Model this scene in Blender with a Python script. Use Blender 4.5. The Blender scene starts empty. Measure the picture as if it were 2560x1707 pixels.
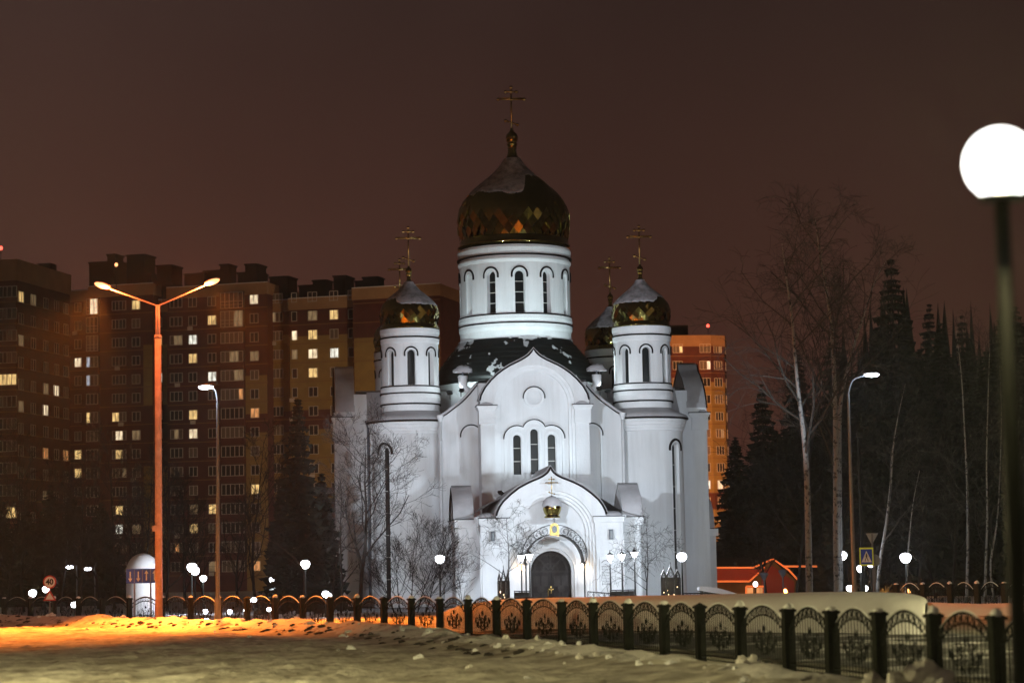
import bpy, math, random
from mathutils import Vector, Matrix, noise
R = math.radians
sc = bpy.context.scene
col = sc.collection
random.seed(7)

# ------------------------------------------------------------------ camera
FPX, CAMH, PITCH, ROLL = 5740.0, 1.95, R(5.75), 0.0192
cd = bpy.data.cameras.new('camera'); cam = bpy.data.objects.new('camera', cd); col.objects.link(cam)
cd.sensor_width = 36.0; cd.lens = 36.0 * FPX / 2560.0
cd.clip_start = 0.5; cd.clip_end = 6000
cam.matrix_world = (Matrix.Translation((0, 0, CAMH)) @ Matrix.Rotation(math.pi / 2 + PITCH, 4, 'X')
                    @ Matrix.Rotation(-ROLL, 4, 'Z'))
cd.dof.use_dof = True; cd.dof.focus_distance = 135.0; cd.dof.aperture_fstop = 1.25
sc.camera = cam

# ------------------------------------------------------------------ night sky (city glow under low cloud)
w = bpy.data.worlds.new('World'); sc.world = w; w.use_nodes = True
nt = w.node_tree; nt.nodes.clear()
wo = nt.nodes.new('ShaderNodeOutputWorld'); bg = nt.nodes.new('ShaderNodeBackground')
tc = nt.nodes.new('ShaderNodeTexCoord'); sx = nt.nodes.new('ShaderNodeSeparateXYZ')
cr = nt.nodes.new('ShaderNodeValToRGB'); nz = nt.nodes.new('ShaderNodeTexNoise')
mx = nt.nodes.new('ShaderNodeMixRGB'); mr = nt.nodes.new('ShaderNodeMapRange')
nt.links.new(tc.outputs['Generated'], sx.inputs[0])
nt.links.new(sx.outputs['Z'], cr.inputs[0])
e = cr.color_ramp.elements
e[0].position = 0.0; e[0].color = (.1000, .0310, .0190, 1)
e[1].position = 0.30; e[1].color = (.0345, .0222, .0200, 1)
hi = e.new(0.85); hi.color = (.015, .0105, .0100, 1)
m_ = e.new(0.12); m_.color = (.0680, .0268, .0192, 1)
nz.inputs['Scale'].default_value = 5.5; nz.inputs['Detail'].default_value = 5
nt.links.new(tc.outputs['Generated'], nz.inputs['Vector'])
mr.inputs[1].default_value = .3; mr.inputs[2].default_value = .7; mr.inputs[3].default_value = .84; mr.inputs[4].default_value = 1.12
nt.links.new(nz.outputs[0], mr.inputs[0])
# the glow fades away from the town on the left towards the wood on the right
mr2 = nt.nodes.new('ShaderNodeMapRange')
mr2.inputs[1].default_value = -.25; mr2.inputs[2].default_value = .35; mr2.inputs[3].default_value = 1.10; mr2.inputs[4].default_value = .44
nt.links.new(sx.outputs['X'], mr2.inputs[0])
mm = nt.nodes.new('ShaderNodeMath'); mm.operation = 'MULTIPLY'
nt.links.new(mr.outputs[0], mm.inputs[0]); nt.links.new(mr2.outputs[0], mm.inputs[1])
nt.links.new(cr.outputs[0], bg.inputs[0]); nt.links.new(mm.outputs[0], bg.inputs[1])
nt.links.new(bg.outputs[0], wo.inputs[0])

# ------------------------------------------------------------------ very weak, broad glow of the lit town (stands in for the moon)
sd = bpy.data.lights.new('town_glow', 'SUN'); sd.energy = 0.03; sd.angle = R(25); sd.color = (1.0, .72, .55)
so = bpy.data.objects.new('town_glow', sd); col.objects.link(so)
so.rotation_euler = Vector((-.62, .72, -.24)).to_track_quat('-Z', 'Y').to_euler()

sc.view_settings.view_transform = 'Standard'; sc.view_settings.look = 'None'
sc.view_settings.exposure = 0.0; sc.view_settings.gamma = 1.0
sc.render.engine = 'CYCLES'
cy = sc.cycles
cy.use_denoising = True; cy.max_bounces = 5; cy.diffuse_bounces = 2; cy.glossy_bounces = 3
cy.transmission_bounces = 3; cy.sample_clamp_indirect = 3.0; cy.caustics_reflective = False; cy.caustics_refractive = False

# ------------------------------------------------------------------ measuring helpers (2352 px wide survey of the place)
def ray(u, v):
    k = 2560 / 2352.; du = u * k - 1280; dv = v * k - 853.5
    c, s = math.cos(ROLL), math.sin(ROLL)
    x = c * du - s * dv; y = s * du + c * dv
    return x, FPX * math.cos(PITCH) + y * math.sin(PITCH), FPX * math.sin(PITCH) - y * math.cos(PITCH)
def at(u, v, Y):
    a, b, c = ray(u, v); t = Y / b
    return Vector((a * t, Y, CAMH + c * t))
def on_plane(u, v, org, yaw, g=0.0):
    """local (x, z) on the vertical plane local y = -g of a frame at org turned by yaw"""
    a, b, c_ = ray(u, v); c, s = math.cos(yaw), math.sin(yaw)
    t = (-g - s * org[0] + c * org[1]) / (-s * a + c * b)
    px, py = t * a - org[0], t * b - org[1]
    return px * c + py * s, CAMH + c_ * t

# ------------------------------------------------------------------ materials
MATS = {}
def mat(name, base, rough=.7, metal=0., var=0., vscale=3., bump=0., bscale=20., second=None, thr=(.45, .6), emit=None, estr=0., spec=.4, detail=5):
    m = bpy.data.materials.new(name); m.use_nodes = True; MATS[name] = m
    n = m.node_tree.nodes; l = m.node_tree.links; b = n['Principled BSDF']
    b.inputs['Base Color'].default_value = (*base, 1); b.inputs['Roughness'].default_value = rough
    b.inputs['Metallic'].default_value = metal; b.inputs['Specular IOR Level'].default_value = spec
    tx = n.new('ShaderNodeTexCoord')
    if second or var:
        no = n.new('ShaderNodeTexNoise'); no.inputs['Scale'].default_value = vscale; no.inputs['Detail'].default_value = detail
        no.inputs['Roughness'].default_value = .62
        l.new(tx.outputs['Object'], no.inputs['Vector'])
        r = n.new('ShaderNodeValToRGB'); l.new(no.outputs[0], r.inputs[0])
        r.color_ramp.elements[0].position = thr[0]; r.color_ramp.elements[1].position = thr[1]
        s = second or tuple(c * (1 - var) for c in base)
        r.color_ramp.elements[0].color = (*s, 1); r.color_ramp.elements[1].color = (*base, 1)
        l.new(r.outputs[0], b.inputs['Base Color'])
    if bump:
        nb = n.new('ShaderNodeTexNoise'); nb.inputs['Scale'].default_value = bscale; nb.inputs['Detail'].default_value = 6
        l.new(tx.outputs['Object'], nb.inputs['Vector'])
        bp = n.new('ShaderNodeBump'); bp.inputs['Strength'].default_value = bump; bp.inputs['Distance'].default_value = .14 if bump >= .7 else .05
        l.new(nb.outputs[0], bp.inputs['Height']); l.new(bp.outputs[0], b.inputs['Normal'])
    if emit:
        b.inputs['Emission Color'].default_value = (*emit, 1); b.inputs['Emission Strength'].default_value = estr
        m.cycles.emission_sampling = 'NONE'
    return m
mat('plaster', (.80, .80, .81), .8, var=.10, vscale=.35, bump=.12, bscale=6, thr=(.3, .62), detail=8)
mat('trim', (.82, .82, .83), .7, var=.06, vscale=1.1)
mat('flashing', (.008, .006, .007), .7, spec=.15)
mat('roof_metal', (.009, .010, .010), .5, var=.3, vscale=1.4, bump=.2, bscale=3)
mat('roof_snow', (.50, .485, .50), .8, second=(.36, .34, .35), vscale=.7, thr=(.3, .65), bump=.3, bscale=5)
mat('snow', (.82, .83, .86), .75, var=.08, vscale=.8, bump=.25, bscale=5)
mat('road_snow', (.66, .63, .55), .8, second=(.22, .19, .15), vscale=.8, thr=(.34, .62), bump=1., bscale=2.2, detail=10)
mat('berm_snow', (.72, .70, .67), .8, second=(.10, .085, .07), vscale=1.1, thr=(.33, .46), bump=.7, bscale=4, detail=8)
mat('gold', (.42, .35, .10), .08, 1., var=.3, vscale=2.)
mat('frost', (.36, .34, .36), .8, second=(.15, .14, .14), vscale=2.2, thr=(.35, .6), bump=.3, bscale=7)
mat('path_asphalt', (.42, .42, .43), .7, second=(.028, .027, .026), vscale=.5, thr=(.52, .60), bump=.5, bscale=5, detail=8)
mat('dirt', (.05, .04, .032), .9, var=.4, vscale=5)
mat('gold_dull', (.62, .44, .16), .26, 1.)
mat('glass_dark', (.006, .008, .009), .25, spec=.25)
mat('wood_door', (.012, .009, .008), .6, spec=.2, var=.35, vscale=5)
mat('wood_panel', (.026, .021, .020), .55, spec=.2, var=.3, vscale=4)
mat('iron', (.012, .013, .013), .5)
mat('fence_green', (.007, .009, .006), .7, spec=.12, var=.3, vscale=8)
mat('post_stone', (.014, .016, .011), .85, spec=.1, var=.35, vscale=6, bump=.4, bscale=18)
mat('pole_grey', (.13, .145, .17), .5, var=.15, vscale=5)
mat('pole_dark', (.006, .007, .006), .6, spec=.15)
mat('pole_sodium_tint', (.60, .37, .27), .6, var=.25, vscale=4)  # orange of the sodium light on the pole is put into its colour
mat('brick_maroon', (.115, .034, .028), .85, var=.22, vscale=.5)
mat('brick_ochre', (.34, .245, .085), .85, var=.16, vscale=.5)
mat('brick_sand', (.40, .25, .135), .85, var=.14, vscale=.5)
mat('brick_band', (.26, .15, .07), .85)
mat('slab_dark', (.05, .045, .045), .8)
mat('roof_dark', (.008, .008, .009), .9, spec=.1)
mat('frame_white', (.62, .60, .56), .6)
mat('pane_dark', (.020, .020, .024), .25)
mat('pane_curtain', (.16, .13, .11), .6)
mat('bark', (.018, .015, .014), .9, var=.4, vscale=9)
mat('bark_pale', (.05, .047, .042), .9, var=.5, vscale=6)
mat('birch', (.20, .20, .195), .85, second=(.03, .03, .028), vscale=5.5, thr=(.40, .47))
mat('needles', (.012, .018, .013), .9, var=.4, vscale=1.5)
mat('sign_blue', (.006, .05, .50), .45)
mat('sign_white', (.75, .75, .75), .5)
mat('sign_red', (.45, .03, .025), .5)
mat('sign_black', (.01, .01, .01), .6)
mat('sign_yellow', (.78, .95, .04), .5)
mat('sign_back', (.25, .27, .28), .6)
mat('olive_wall', (.22, .16, .06), .85, var=.2, vscale=.8)
mat('red_roof', (.38, .07, .05), .7, var=.15, vscale=1.)
mat('purple_wall', (.28, .06, .05), .8)
mat('glow_white', (.9, .9, .95), .5, emit=(.88, .92, 1.), estr=14)
mat('glow_led', (.9, .9, .95), .5, emit=(.86, .90, 1.), estr=22)
mat('glow_globe', (.9, .9, .9), .5, emit=(1., .98, .94), estr=5)
mat('glow_sodium', (1., .6, .4), .5, emit=(1., .42, .17), estr=2.4)
mat('glow_warm', (1., .7, .4), .5, emit=(1., .72, .45), estr=6)
mat('glow_red', (1., .1, .1), .5, emit=(1., .08, .05), estr=4)
mat('glow_neon', (1., .3, .1), .5, emit=(1., .22, .05), estr=.6)
for nm, c, s in (('lit_yellow', (1., .66, .25), .80), ('lit_cream', (1., .80, .52), .95), ('lit_white', (.95, .95, .82), .95), ('lit_orange', (1., .42, .14), .60),
                 ('lit_dim', (.75, .52, .26), .20), ('lit_blue', (.75, .85, 1.), .35)):
    m = mat(nm, (.3, .25, .2), .6, emit=c, estr=s)
    # curtains and lamps inside the rooms break up the panes
    n = m.node_tree.nodes; l = m.node_tree.links; t = n.new('ShaderNodeTexCoord'); q = n.new('ShaderNodeTexNoise'); rr = n.new('ShaderNodeMapRange')
    q.inputs['Scale'].default_value = 1.3; q.inputs['Detail'].default_value = 2
    oi = n.new('ShaderNodeObjectInfo'); va = n.new('ShaderNodeVectorMath'); va.operation = 'ADD'; sc2 = n.new('ShaderNodeVectorMath'); sc2.operation = 'MULTIPLY'
    sc2.inputs[1].default_value = (2.2, 1, .7)
    l.new(t.outputs['Object'], sc2.inputs[0]); l.new(sc2.outputs[0], va.inputs[0]); l.new(oi.outputs['Location'], va.inputs[1])
    l.new(va.outputs[0], q.inputs['Vector'])
    rr.inputs[1].default_value = .3; rr.inputs[2].default_value = .7; rr.inputs[3].default_value = s * .45; rr.inputs[4].default_value = s * 1.5
    l.new(q.outputs[0], rr.inputs[0]); l.new(rr.outputs[0], n['Principled BSDF'].inputs['Emission Strength'])

# rain streaks and damp patches on the plaster
m = MATS['plaster']; n = m.node_tree.nodes; l = m.node_tree.links; b = n['Principled BSDF']
lk = b.inputs['Base Color'].links[0]; src = lk.from_socket
t = n.new('ShaderNodeTexCoord'); mp = n.new('ShaderNodeMapping'); mp.inputs['Scale'].default_value = (1.6, 1.6, .10); q = n.new('ShaderNodeTexNoise'); q.inputs['Scale'].default_value = 1.4; q.inputs['Detail'].default_value = 7; q.inputs['Roughness'].default_value = .65
r = n.new('ShaderNodeValToRGB'); r.color_ramp.elements[0].position = .30; r.color_ramp.elements[0].color = (.74, .72, .70, 1); r.color_ramp.elements[1].position = .56; r.color_ramp.elements[1].color = (1, 1, 1, 1)
x = n.new('ShaderNodeMixRGB'); x.blend_type = 'MULTIPLY'; x.inputs[0].default_value = .42
l.new(t.outputs['Object'], mp.inputs[0]); l.new(mp.outputs[0], q.inputs['Vector']); l.new(q.outputs[0], r.inputs[0]); l.new(src, x.inputs[1]); l.new(r.outputs[0], x.inputs[2]); l.new(x.outputs[0], b.inputs['Base Color'])

# ------------------------------------------------------------------ mesh builder
class MB:
    def __init__(s, T=None): s.v = []; s.f = []; s.T = T
    def add(s, vs, fs):
        o = len(s.v)
        s.v += [tuple(s.T(p)) if s.T else tuple(p) for p in vs]
        s.f += [tuple(i + o for i in f) for f in fs]
    def box(s, x0, x1, y0, y1, z0, z1):
        s.add([(x0, y0, z0), (x1, y0, z0), (x1, y1, z0), (x0, y1, z0), (x0, y0, z1), (x1, y0, z1), (x1, y1, z1), (x0, y1, z1)],
              [(0, 3, 2, 1), (4, 5, 6, 7), (0, 1, 5, 4), (1, 2, 6, 5), (2, 3, 7, 6), (3, 0, 4, 7)])
    def prism(s, poly, y0, y1):          # polygon in (x, z), pushed along y
        n = len(poly)
        s.add([(x, y0, z) for x, z in poly] + [(x, y1, z) for x, z in poly],
              [tuple(range(n)), tuple(range(2 * n - 1, n - 1, -1))] + [(i, i + n, (i + 1) % n + n, (i + 1) % n) for i in range(n)])
    def plate(s, poly, z0, z1):          # polygon in (x, y), raised along z
        n = len(poly)
        s.add([(x, y, z0) for x, y in poly] + [(x, y, z1) for x, y in poly],
              [tuple(range(n - 1, -1, -1)), tuple(range(n, 2 * n))] + [(i, (i + 1) % n, (i + 1) % n + n, i + n) for i in range(n)])
    def lathe(s, prof, n=32, cx=0, cy=0, a0=0., a1=2 * math.pi):
        full = abs(a1 - a0 - 2 * math.pi) < 1e-6; m = n if full else n + 1
        vs = []; fs = []
        for r, z in prof:
            for i in range(m):
                a = a0 + (a1 - a0) * i / n; vs.append((cx + r * math.cos(a), cy + r * math.sin(a), z))
        for k in range(len(prof) - 1):
            for i in range(n):
                j = (i + 1) % m; fs.append((k * m + i, k * m + j, (k + 1) * m + j, (k + 1) * m + i))
        s.add(vs, fs)
    def tube(s, pts, r, n=6, cap=True):
        pts = [Vector(p) for p in pts]; rs = r if isinstance(r, (list, tuple)) else [r] * len(pts)
        vs = []; fs = []; up = None
        for i, p in enumerate(pts):
            d = (pts[min(i + 1, len(pts) - 1)] - pts[max(i - 1, 0)])
            if d.length < 1e-9: d = Vector((0, 0, 1))
            d.normalize()
            if up is None: up = Vector((1, 0, 0)) if abs(d.x) < .9 else Vector((0, 1, 0))
            a = (up - d * up.dot(d))
            if a.length < 1e-6: a = d.orthogonal()
            a.normalize(); up = a; b = d.cross(a)
            for k in range(n):
                t = 2 * math.pi * k / n; vs.append(p + (a * math.cos(t) + b * math.sin(t)) * rs[i])
        for i in range(len(pts) - 1):
            for k in range(n):
                j = (k + 1) % n; fs.append((i * n + k, i * n + j, (i + 1) * n + j, (i + 1) * n + k))
        if cap:
            fs.append(tuple(range(n - 1, -1, -1))); q = (len(pts) - 1) * n; fs.append(tuple(range(q, q + n)))
        s.add(vs, fs)
    def ring(s, c, r, tr, ax=((1, 0, 0), (0, 0, 1)), n=12, k=4, a0=0., a1=2 * math.pi):
        u, v = Vector(ax[0]), Vector(ax[1]); c = Vector(c)
        s.tube([c + (u * math.cos(a0 + (a1 - a0) * i / n) + v * math.sin(a0 + (a1 - a0) * i / n)) * r for i in range(n + 1)], tr, k, False)
    def strip(s, outer, inner, yf, yo, yi):   # band between two outlines in (x, z): front at yf, outer return to yo, inner return to yi
        n = len(outer)
        vs = [(x, yf, z) for x, z in outer] + [(x, yf, z) for x, z in inner]
        s.add(vs, [(i, i + 1, n + i + 1, n + i) for i in range(n - 1)])
        if yo is not None:
            s.add([(x, yf, z) for x, z in outer] + [(x, yo, z) for x, z in outer], [(i, n + i, n + i + 1, i + 1) for i in range(n - 1)])
        if yi is not None:
            s.add([(x, yf, z) for x, z in inner] + [(x, yi, z) for x, z in inner], [(i, i + 1, n + i + 1, n + i) for i in range(n - 1)])
    def sheet(s, line, y0, y1, n=1):          # an outline in (x, z) pushed along y as an open surface
        m = len(line); vs = []
        for k in range(n + 1):
            y = y0 + (y1 - y0) * k / n; vs += [(x, y, z) for x, z in line]
        s.add(vs, [(k * m + i, k * m + i + 1, (k + 1) * m + i + 1, (k + 1) * m + i) for k in range(n) for i in range(m - 1)])
    def blob(s, c, rx, ry, rz, n=8, m=5, low=0., jit=0.):   # lumpy half/whole ellipsoid
        vs = []; fs = []
        for k in range(m + 1):
            t = -math.pi / 2 * (1 - low) + (math.pi / 2 + math.pi / 2 * (1 - low)) * k / m
            for i in range(n):
                a = 2 * math.pi * i / n; j = 1 + random.uniform(-jit, jit)
                vs.append((c[0] + rx * math.cos(t) * math.cos(a) * j, c[1] + ry * math.cos(t) * math.sin(a) * j, c[2] + rz * math.sin(t) * j))
        for k in range(m):
            for i in range(n): fs.append((k * n + i, k * n + (i + 1) % n, (k + 1) * n + (i + 1) % n, (k + 1) * n + i))
        s.add(vs, fs)
    def mesh(s, name, m, smooth=False):
        me = bpy.data.meshes.new(name); me.from_pydata(s.v, [], s.f); me.validate()
        if m: me.materials.append(MATS[m])
        if smooth: me.polygons.foreach_set('use_smooth', [True] * len(me.polygons))
        me.update(); return me
    def build(s, name, m, parent=None, smooth=False):
        return link(name, s.mesh(name, m, smooth), parent)
def link(name, me, parent=None):
    o = bpy.data.objects.new(name, me); col.objects.link(o)
    if parent: o.parent = parent
    return o
def tag(o, label, cat, group=None):
    o['label'] = label; o['category'] = cat
    if group: o['group'] = group
    return o
def thing(name, label, cat, loc=(0, 0, 0), rz=0., group=None):
    o = bpy.data.objects.new(name, None); col.objects.link(o); o.location = loc; o.rotation_euler = (0, 0, rz)
    o.empty_display_size = .3
    return tag(o, label, cat, group)
def struct(o): o['kind'] = 'structure'; return o
def stuff(o): o['kind'] = 'stuff'; return o
def lamp(kind, name, loc, power, color, parent=None, target=None, cone=60., blend=.4, size=.1):
    d = bpy.data.lights.new(name, kind); d.energy = power; d.color = color; d.shadow_soft_size = size
    o = bpy.data.objects.new(name, d); col.objects.link(o); o.location = loc
    if kind == 'SPOT':
        d.spot_size = R(cone); d.spot_blend = blend
        o.rotation_euler = (Vector(target) - Vector(loc)).to_track_quat('-Z', 'Y').to_euler()
    if parent: o.parent = parent
    return o
def arc(xc, zs, r, z0, n=20):
    return [(xc - r, z0)] + [(xc - r * math.cos(math.pi * i / n), zs + r * math.sin(math.pi * i / n)) for i in range(n + 1)] + [(xc + r, z0)]
def spline(pts, n):
    out = []; P = [pts[0]] + pts + [pts[-1]]; m = len(pts) - 1
    for i in range(n + 1):
        t = min(i / n * m, m - 1e-6); k = int(t); t -= k
        p0, p1, p2, p3 = P[k], P[k + 1], P[k + 2], P[k + 3]
        out.append(tuple(.5 * (2 * b + (c - a) * t + (2 * a - 5 * b + 4 * c - d) * t * t + (3 * b - a - 3 * c + d) * t ** 3)
                         for a, b, c, d in zip(p0, p1, p2, p3)))
    return out
def keel(half, z0, n=20, leg=None):
    """onion-arch outline: half = right side points from springing to apex"""
    h = spline(half, n // 2); left = [(-x, z) for x, z in h]; right = h[::-1][1:]
    line = left + right
    return ([(-h[0][0], z0)] if leg else []) + line + ([(h[0][0], z0)] if leg else [])
def offset(line, d):
    out = []
    for i, p in enumerate(line):
        a = line[max(i - 1, 0)]; b = line[min(i + 1, len(line) - 1)]
        tx, tz = b[0] - a[0], b[1] - a[1]; L = math.hypot(tx, tz) or 1
        out.append((p[0] - tz / L * d, p[1] + tx / L * d))
    return out
# ================================================================== the church
CH_LOC, CH_YAW = (0.25, 150.5, 0.0), R(5.0)
church = thing('church', 'white five-domed church with gold onion domes, floodlit in the snow', 'church', CH_LOC, CH_YAW)

def cylmap(cx, cy, rad, th0):
    return lambda x, z, d: (cx + (rad - d) * math.sin(th0 + x / rad), cy - (rad - d) * math.cos(th0 + x / rad), z)
def cell(B, f, hw, z0, z1, ohw, oz0, ozs, depth, sub=3, xa=None, xb=None, xc=0.):
    """a piece of wall with a round-headed opening; returns the outline of the opening"""
    xa = -hw if xa is None else xa; xb = hw if xb is None else xb
    angs = sorted(set([math.pi * i / 14 for i in range(15)] + [math.pi - math.atan2(z1 - ozs, xc - xa), math.atan2(z1 - ozs, xb - xc)]), reverse=True)
    inn = [(xc - ohw, oz0 + (ozs - oz0) * i / 4) for i in range(4)]; out = [(xa, z) for _, z in inn]
    for a in angs:
        c, s = math.cos(a), math.sin(a); inn.append((xc + ohw * c, ozs + ohw * s))
        t = 1e9
        if c > 1e-9: t = min(t, (xb - xc) / c)
        if c < -1e-9: t = min(t, (xa - xc) / c)
        if s > 1e-9: t = min(t, (z1 - ozs) / s)
        out.append((xc + t * c, ozs + t * s))
    inn += [(xc + ohw, oz0 + (ozs - oz0) * i / 4) for i in range(3, -1, -1)]; out += [(xb, oz0 + (ozs - oz0) * i / 4) for i in range(3, -1, -1)]
    n = len(inn); vs = []; fs = []
    for k in range(sub + 1):
        t = k / sub; vs += [f(a[0] + (b[0] - a[0]) * t, a[1] + (b[1] - a[1]) * t, 0) for a, b in zip(inn, out)]
    for k in range(sub):
        fs += [(k * n + i, k * n + i + 1, (k + 1) * n + i + 1, (k + 1) * n + i) for i in range(n - 1)]
    B.add(vs, fs)
    m = 8; xs = [xa + (xb - xa) * i / m for i in range(m + 1)]
    if oz0 > z0: B.add([f(x, z0, 0) for x in xs] + [f(x, oz0, 0) for x in xs], [(i, i + 1, m + 2 + i, m + 1 + i) for i in range(m)])
    loop = inn + [inn[0]]; n = len(loop)
    B.add([f(x, z, 0) for x, z in loop] + [f(x, z, depth) for x, z in loop], [(i, n + i, n + i + 1, i + 1) for i in range(n - 1)])
    return inn
def pane(inn, f, depth, parent, name='window', bars=0, m='glass_dark'):
    B = MB(); zs = [p[1] for p in inn]; xs = [p[0] for p in inn]
    c = (sum(xs) / len(xs), (min(zs) + max(zs)) / 2); n = len(inn)
    B.add([f(c[0], c[1], depth)] + [f(x, z, depth) for x, z in inn], [(0, 1 + i, 1 + (i + 1) % n) for i in range(n)])
    o = B.build(name, m, parent)
    if bars:
        B = MB(); x0, x1 = min(xs), max(xs)
        for k in range(1, bars + 1):
            B = MB(); z = min(zs) + (max(zs) - min(zs)) * k / (bars + 1)
            p = [f(x0, z - .02, depth - .02), f(x1, z - .02, depth - .02), f(x1, z + .02, depth - .02), f(x0, z + .02, depth - .02)]
            B.add(p, [(0, 1, 2, 3)]); B.build('glazing_bar', 'frame_white', o)
    return o
def hood(parent, f, ohw, ozs, leg=.18, r=.055, m='flashing', name='window_hood', xc=0.):
    pts = [(xc - ohw, ozs - leg)] + [(xc - ohw * math.cos(math.pi * i / 14), ozs + ohw * math.sin(math.pi * i / 14)) for i in range(15)] + [(xc + ohw, ozs - leg)]
    B = MB(); B.tube([f(x, z, -.03) for x, z in pts], r * 1.2, 5)
    return B.build(name, m, parent, True)
def bands(parent, cx, cy, white, dark, n=56):
    for prof in white:
        B = MB(); B.lathe(prof, n, cx, cy); B.build('cornice_ring', 'trim', parent)
    for r, z in dark:
        B = MB(); B.lathe([(r - .25, z + .042), (r, z + .042), (r, z - .042), (r - .25, z - .042)], n, cx, cy); B.build('ledge_flashing', 'flashing', parent)

ONION = [(3.50, 0), (3.62, .6), (3.69, 1.35), (3.62, 1.95), (3.42, 2.45), (3.18, 2.80), (2.65, 3.37), (2.08, 3.88), (1.47, 4.38), (1.0, 4.86), (.67, 5.3), (.46, 5.7), (.39, 6.05), (.33, 6.5)]
ONION_S = spline(ONION, 60)
def onion_r(z):
    for a, b in zip(ONION_S, ONION_S[1:]):
        if a[1] <= z <= b[1]: return a[0] + (b[0] - a[0]) * (z - a[1]) / max(b[1] - a[1], 1e-6)
    return .33
def cross(parent, x, y, z, h, m='gold_dull'):
    B = MB(); t = h * .019
    B.tube([(x, y, z), (x, y, z + h)], t, 6)
    w1, w2, w3 = h * .29, h * .12, h * .13
    B.tube([(x - w1, y, z + h * .73), (x + w1, y, z + h * .73)], t, 6)
    B.tube([(x - w1, y, z + h * .757), (x + w1, y, z + h * .757)], t * .6, 6)
    B.tube([(x - w2, y, z + h * .90), (x + w2, y, z + h * .90)], t, 6)
    B.tube([(x - w3, y, z + h * .25), (x + w3, y, z + h * .16)], t, 6)
    for px, pz in ((-w1, .73), (w1, .73), (0, 1.), (-w2, .9), (w2, .9), (-w3, .25), (w3, .16), (0, .73), (0, .9)):
        zz = z + h * pz if abs(px) != w3 or pz > .3 else z + h * pz
        B.blob((x + px, y, zz), t * 2.1, t * 2.1, t * 2.1, 8, 5)
    return B.build('cross', m, parent, True)
def dome(cx, cy, z0, s, nplates, big, snow_low, seed):
    """onion dome: core, gilded lozenge plates, snow cap, ball, cross"""
    rnd = random.Random(seed)
    B = MB(); B.lathe([((r - .10) * s if s > .8 else (r - .14) * s, z0 + z * s) for r, z in ONION_S], 48, cx, cy)
    d = B.build('dome', 'gold', church, True)
    # lozenges: step along the profile
    zc = []; z = .0
    while z < 4.6:
        zc.append(z); z += .42 * (onion_r(z) / 3.6) ** .6 + .02
    N = nplates; rest = MB()
    for i in range(len(zc) - 2):
        za, zb, zd = zc[i], zc[i + 1], zc[i + 2]; ra, rb, rd = onion_r(za), onion_r(zb), onion_r(zd); dth = math.pi / N
        shared = None
        for k in range(N):
            th = 2 * math.pi * (k + .5 * (i % 2)) / N
            front = math.cos(th) > -.15 - .0 and big
            if zb > snow_low(th) + .5: continue
            def quad(t0):
                q = []
                for t, r, z in ((0, ra, za), (dth, rb, zb), (0, rd, zd), (-dth, rb, zb)):
                    q.append(Vector((s * r * math.sin(t0 + t), -s * r * math.cos(t0 + t), s * z)))
                c = sum(q, Vector()) / 4; nrm = (q[1] - q[3]).cross(q[2] - q[0]).normalized()
                if nrm.dot(Vector((c.x, c.y, 0))) < 0: nrm = -nrm
                q = [c + (p - c) * .985 for p in q]
                ta = .10 if za < 1.3 else .04; tilt = [rnd.uniform(-ta, ta) * s for _ in range(4)]; lift = .02 * s
                top = [p + nrm * (lift + tt) for p, tt in zip(q, (tilt[0], tilt[1], -tilt[0], -tilt[1]))]
                return q, top
            q, top = quad(th); off = Vector((cx, cy, z0))
            c = sum(top, Vector()) / 4
            if front:
                P = MB(); P.add([p - c for p in top] + [p - c - Vector((c.x, c.y, 0)).normalized() * .05 for p in top],
                                [(0, 1, 2, 3), (0, 4, 5, 1), (1, 5, 6, 2), (2, 6, 7, 3), (3, 7, 4, 0)])
                o = P.build('gold_plate', 'gold', d); o.location = c + off
            else:
                rest.add([p + off for p in top], [(0, 1, 2, 3)])
    if rest.v: stuff(rest.build('gold_plates', 'gold', d))
    # snow cap with a ragged lower edge
    S = MB(); n = 96; rows = 26; vs = []; fs = []
    for i in range(n):
        th = 2 * math.pi * i / n; zl = snow_low(th)
        for j in range(rows + 1):
            zz = zl + (5.55 - zl) * j / rows
            t = (.0 if j == 0 else .075 * (1 - j / rows) - .02) + .02 * noise.noise(Vector((3 * math.sin(th) + seed, 3 * math.cos(th), zz * 2)))
            if j: t = max(t, .012)
            r = s * (onion_r(zz) + t + (.045 * (1 - .8 * j / rows) if j else .0))
            vs.append((cx + r * math.sin(th), cy - r * math.cos(th), z0 + s * (zz + (.0 if j else -.015))))
    for i in range(n):
        for j in range(rows):
            a = i * (rows + 1) + j; b = ((i + 1) % n) * (rows + 1) + j; fs.append((a, b, b + 1, a + 1))
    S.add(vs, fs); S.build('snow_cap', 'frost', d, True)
    zt = z0 + 6.5 * s
    B = MB(); B.lathe([(.30 * s, zt - .3 * s), (.31 * s, zt - .06 * s), (.38 * s, zt), (.28 * s, zt + .06 * s), (.36 * s, zt + .2 * s), (.42 * s, zt + .42 * s), (.36 * s, zt + .66 * s), (.16 * s, zt + .85 * s), (.06 * s, zt + 1.1 * s)], 20, cx, cy)
    B.build('finial_ball', 'gold', d, True)
    cr_ = cross(church, cx, cy, zt + .85 * s, 3.0 * s if big else 3.65 * s * 1.38)
    B = MB(); B.lathe([(3.45 * s, z0 - .55 * s), (3.72 * s, z0 - .5 * s), (3.72 * s, z0 - .38 * s), (3.55 * s, z0 - .3 * s), (3.62 * s, z0 - .12 * s), (3.50 * s, z0 + .02)], 56, cx, cy)
    B.build('dome_skirt', 'gold', d, True)
    return d

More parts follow.
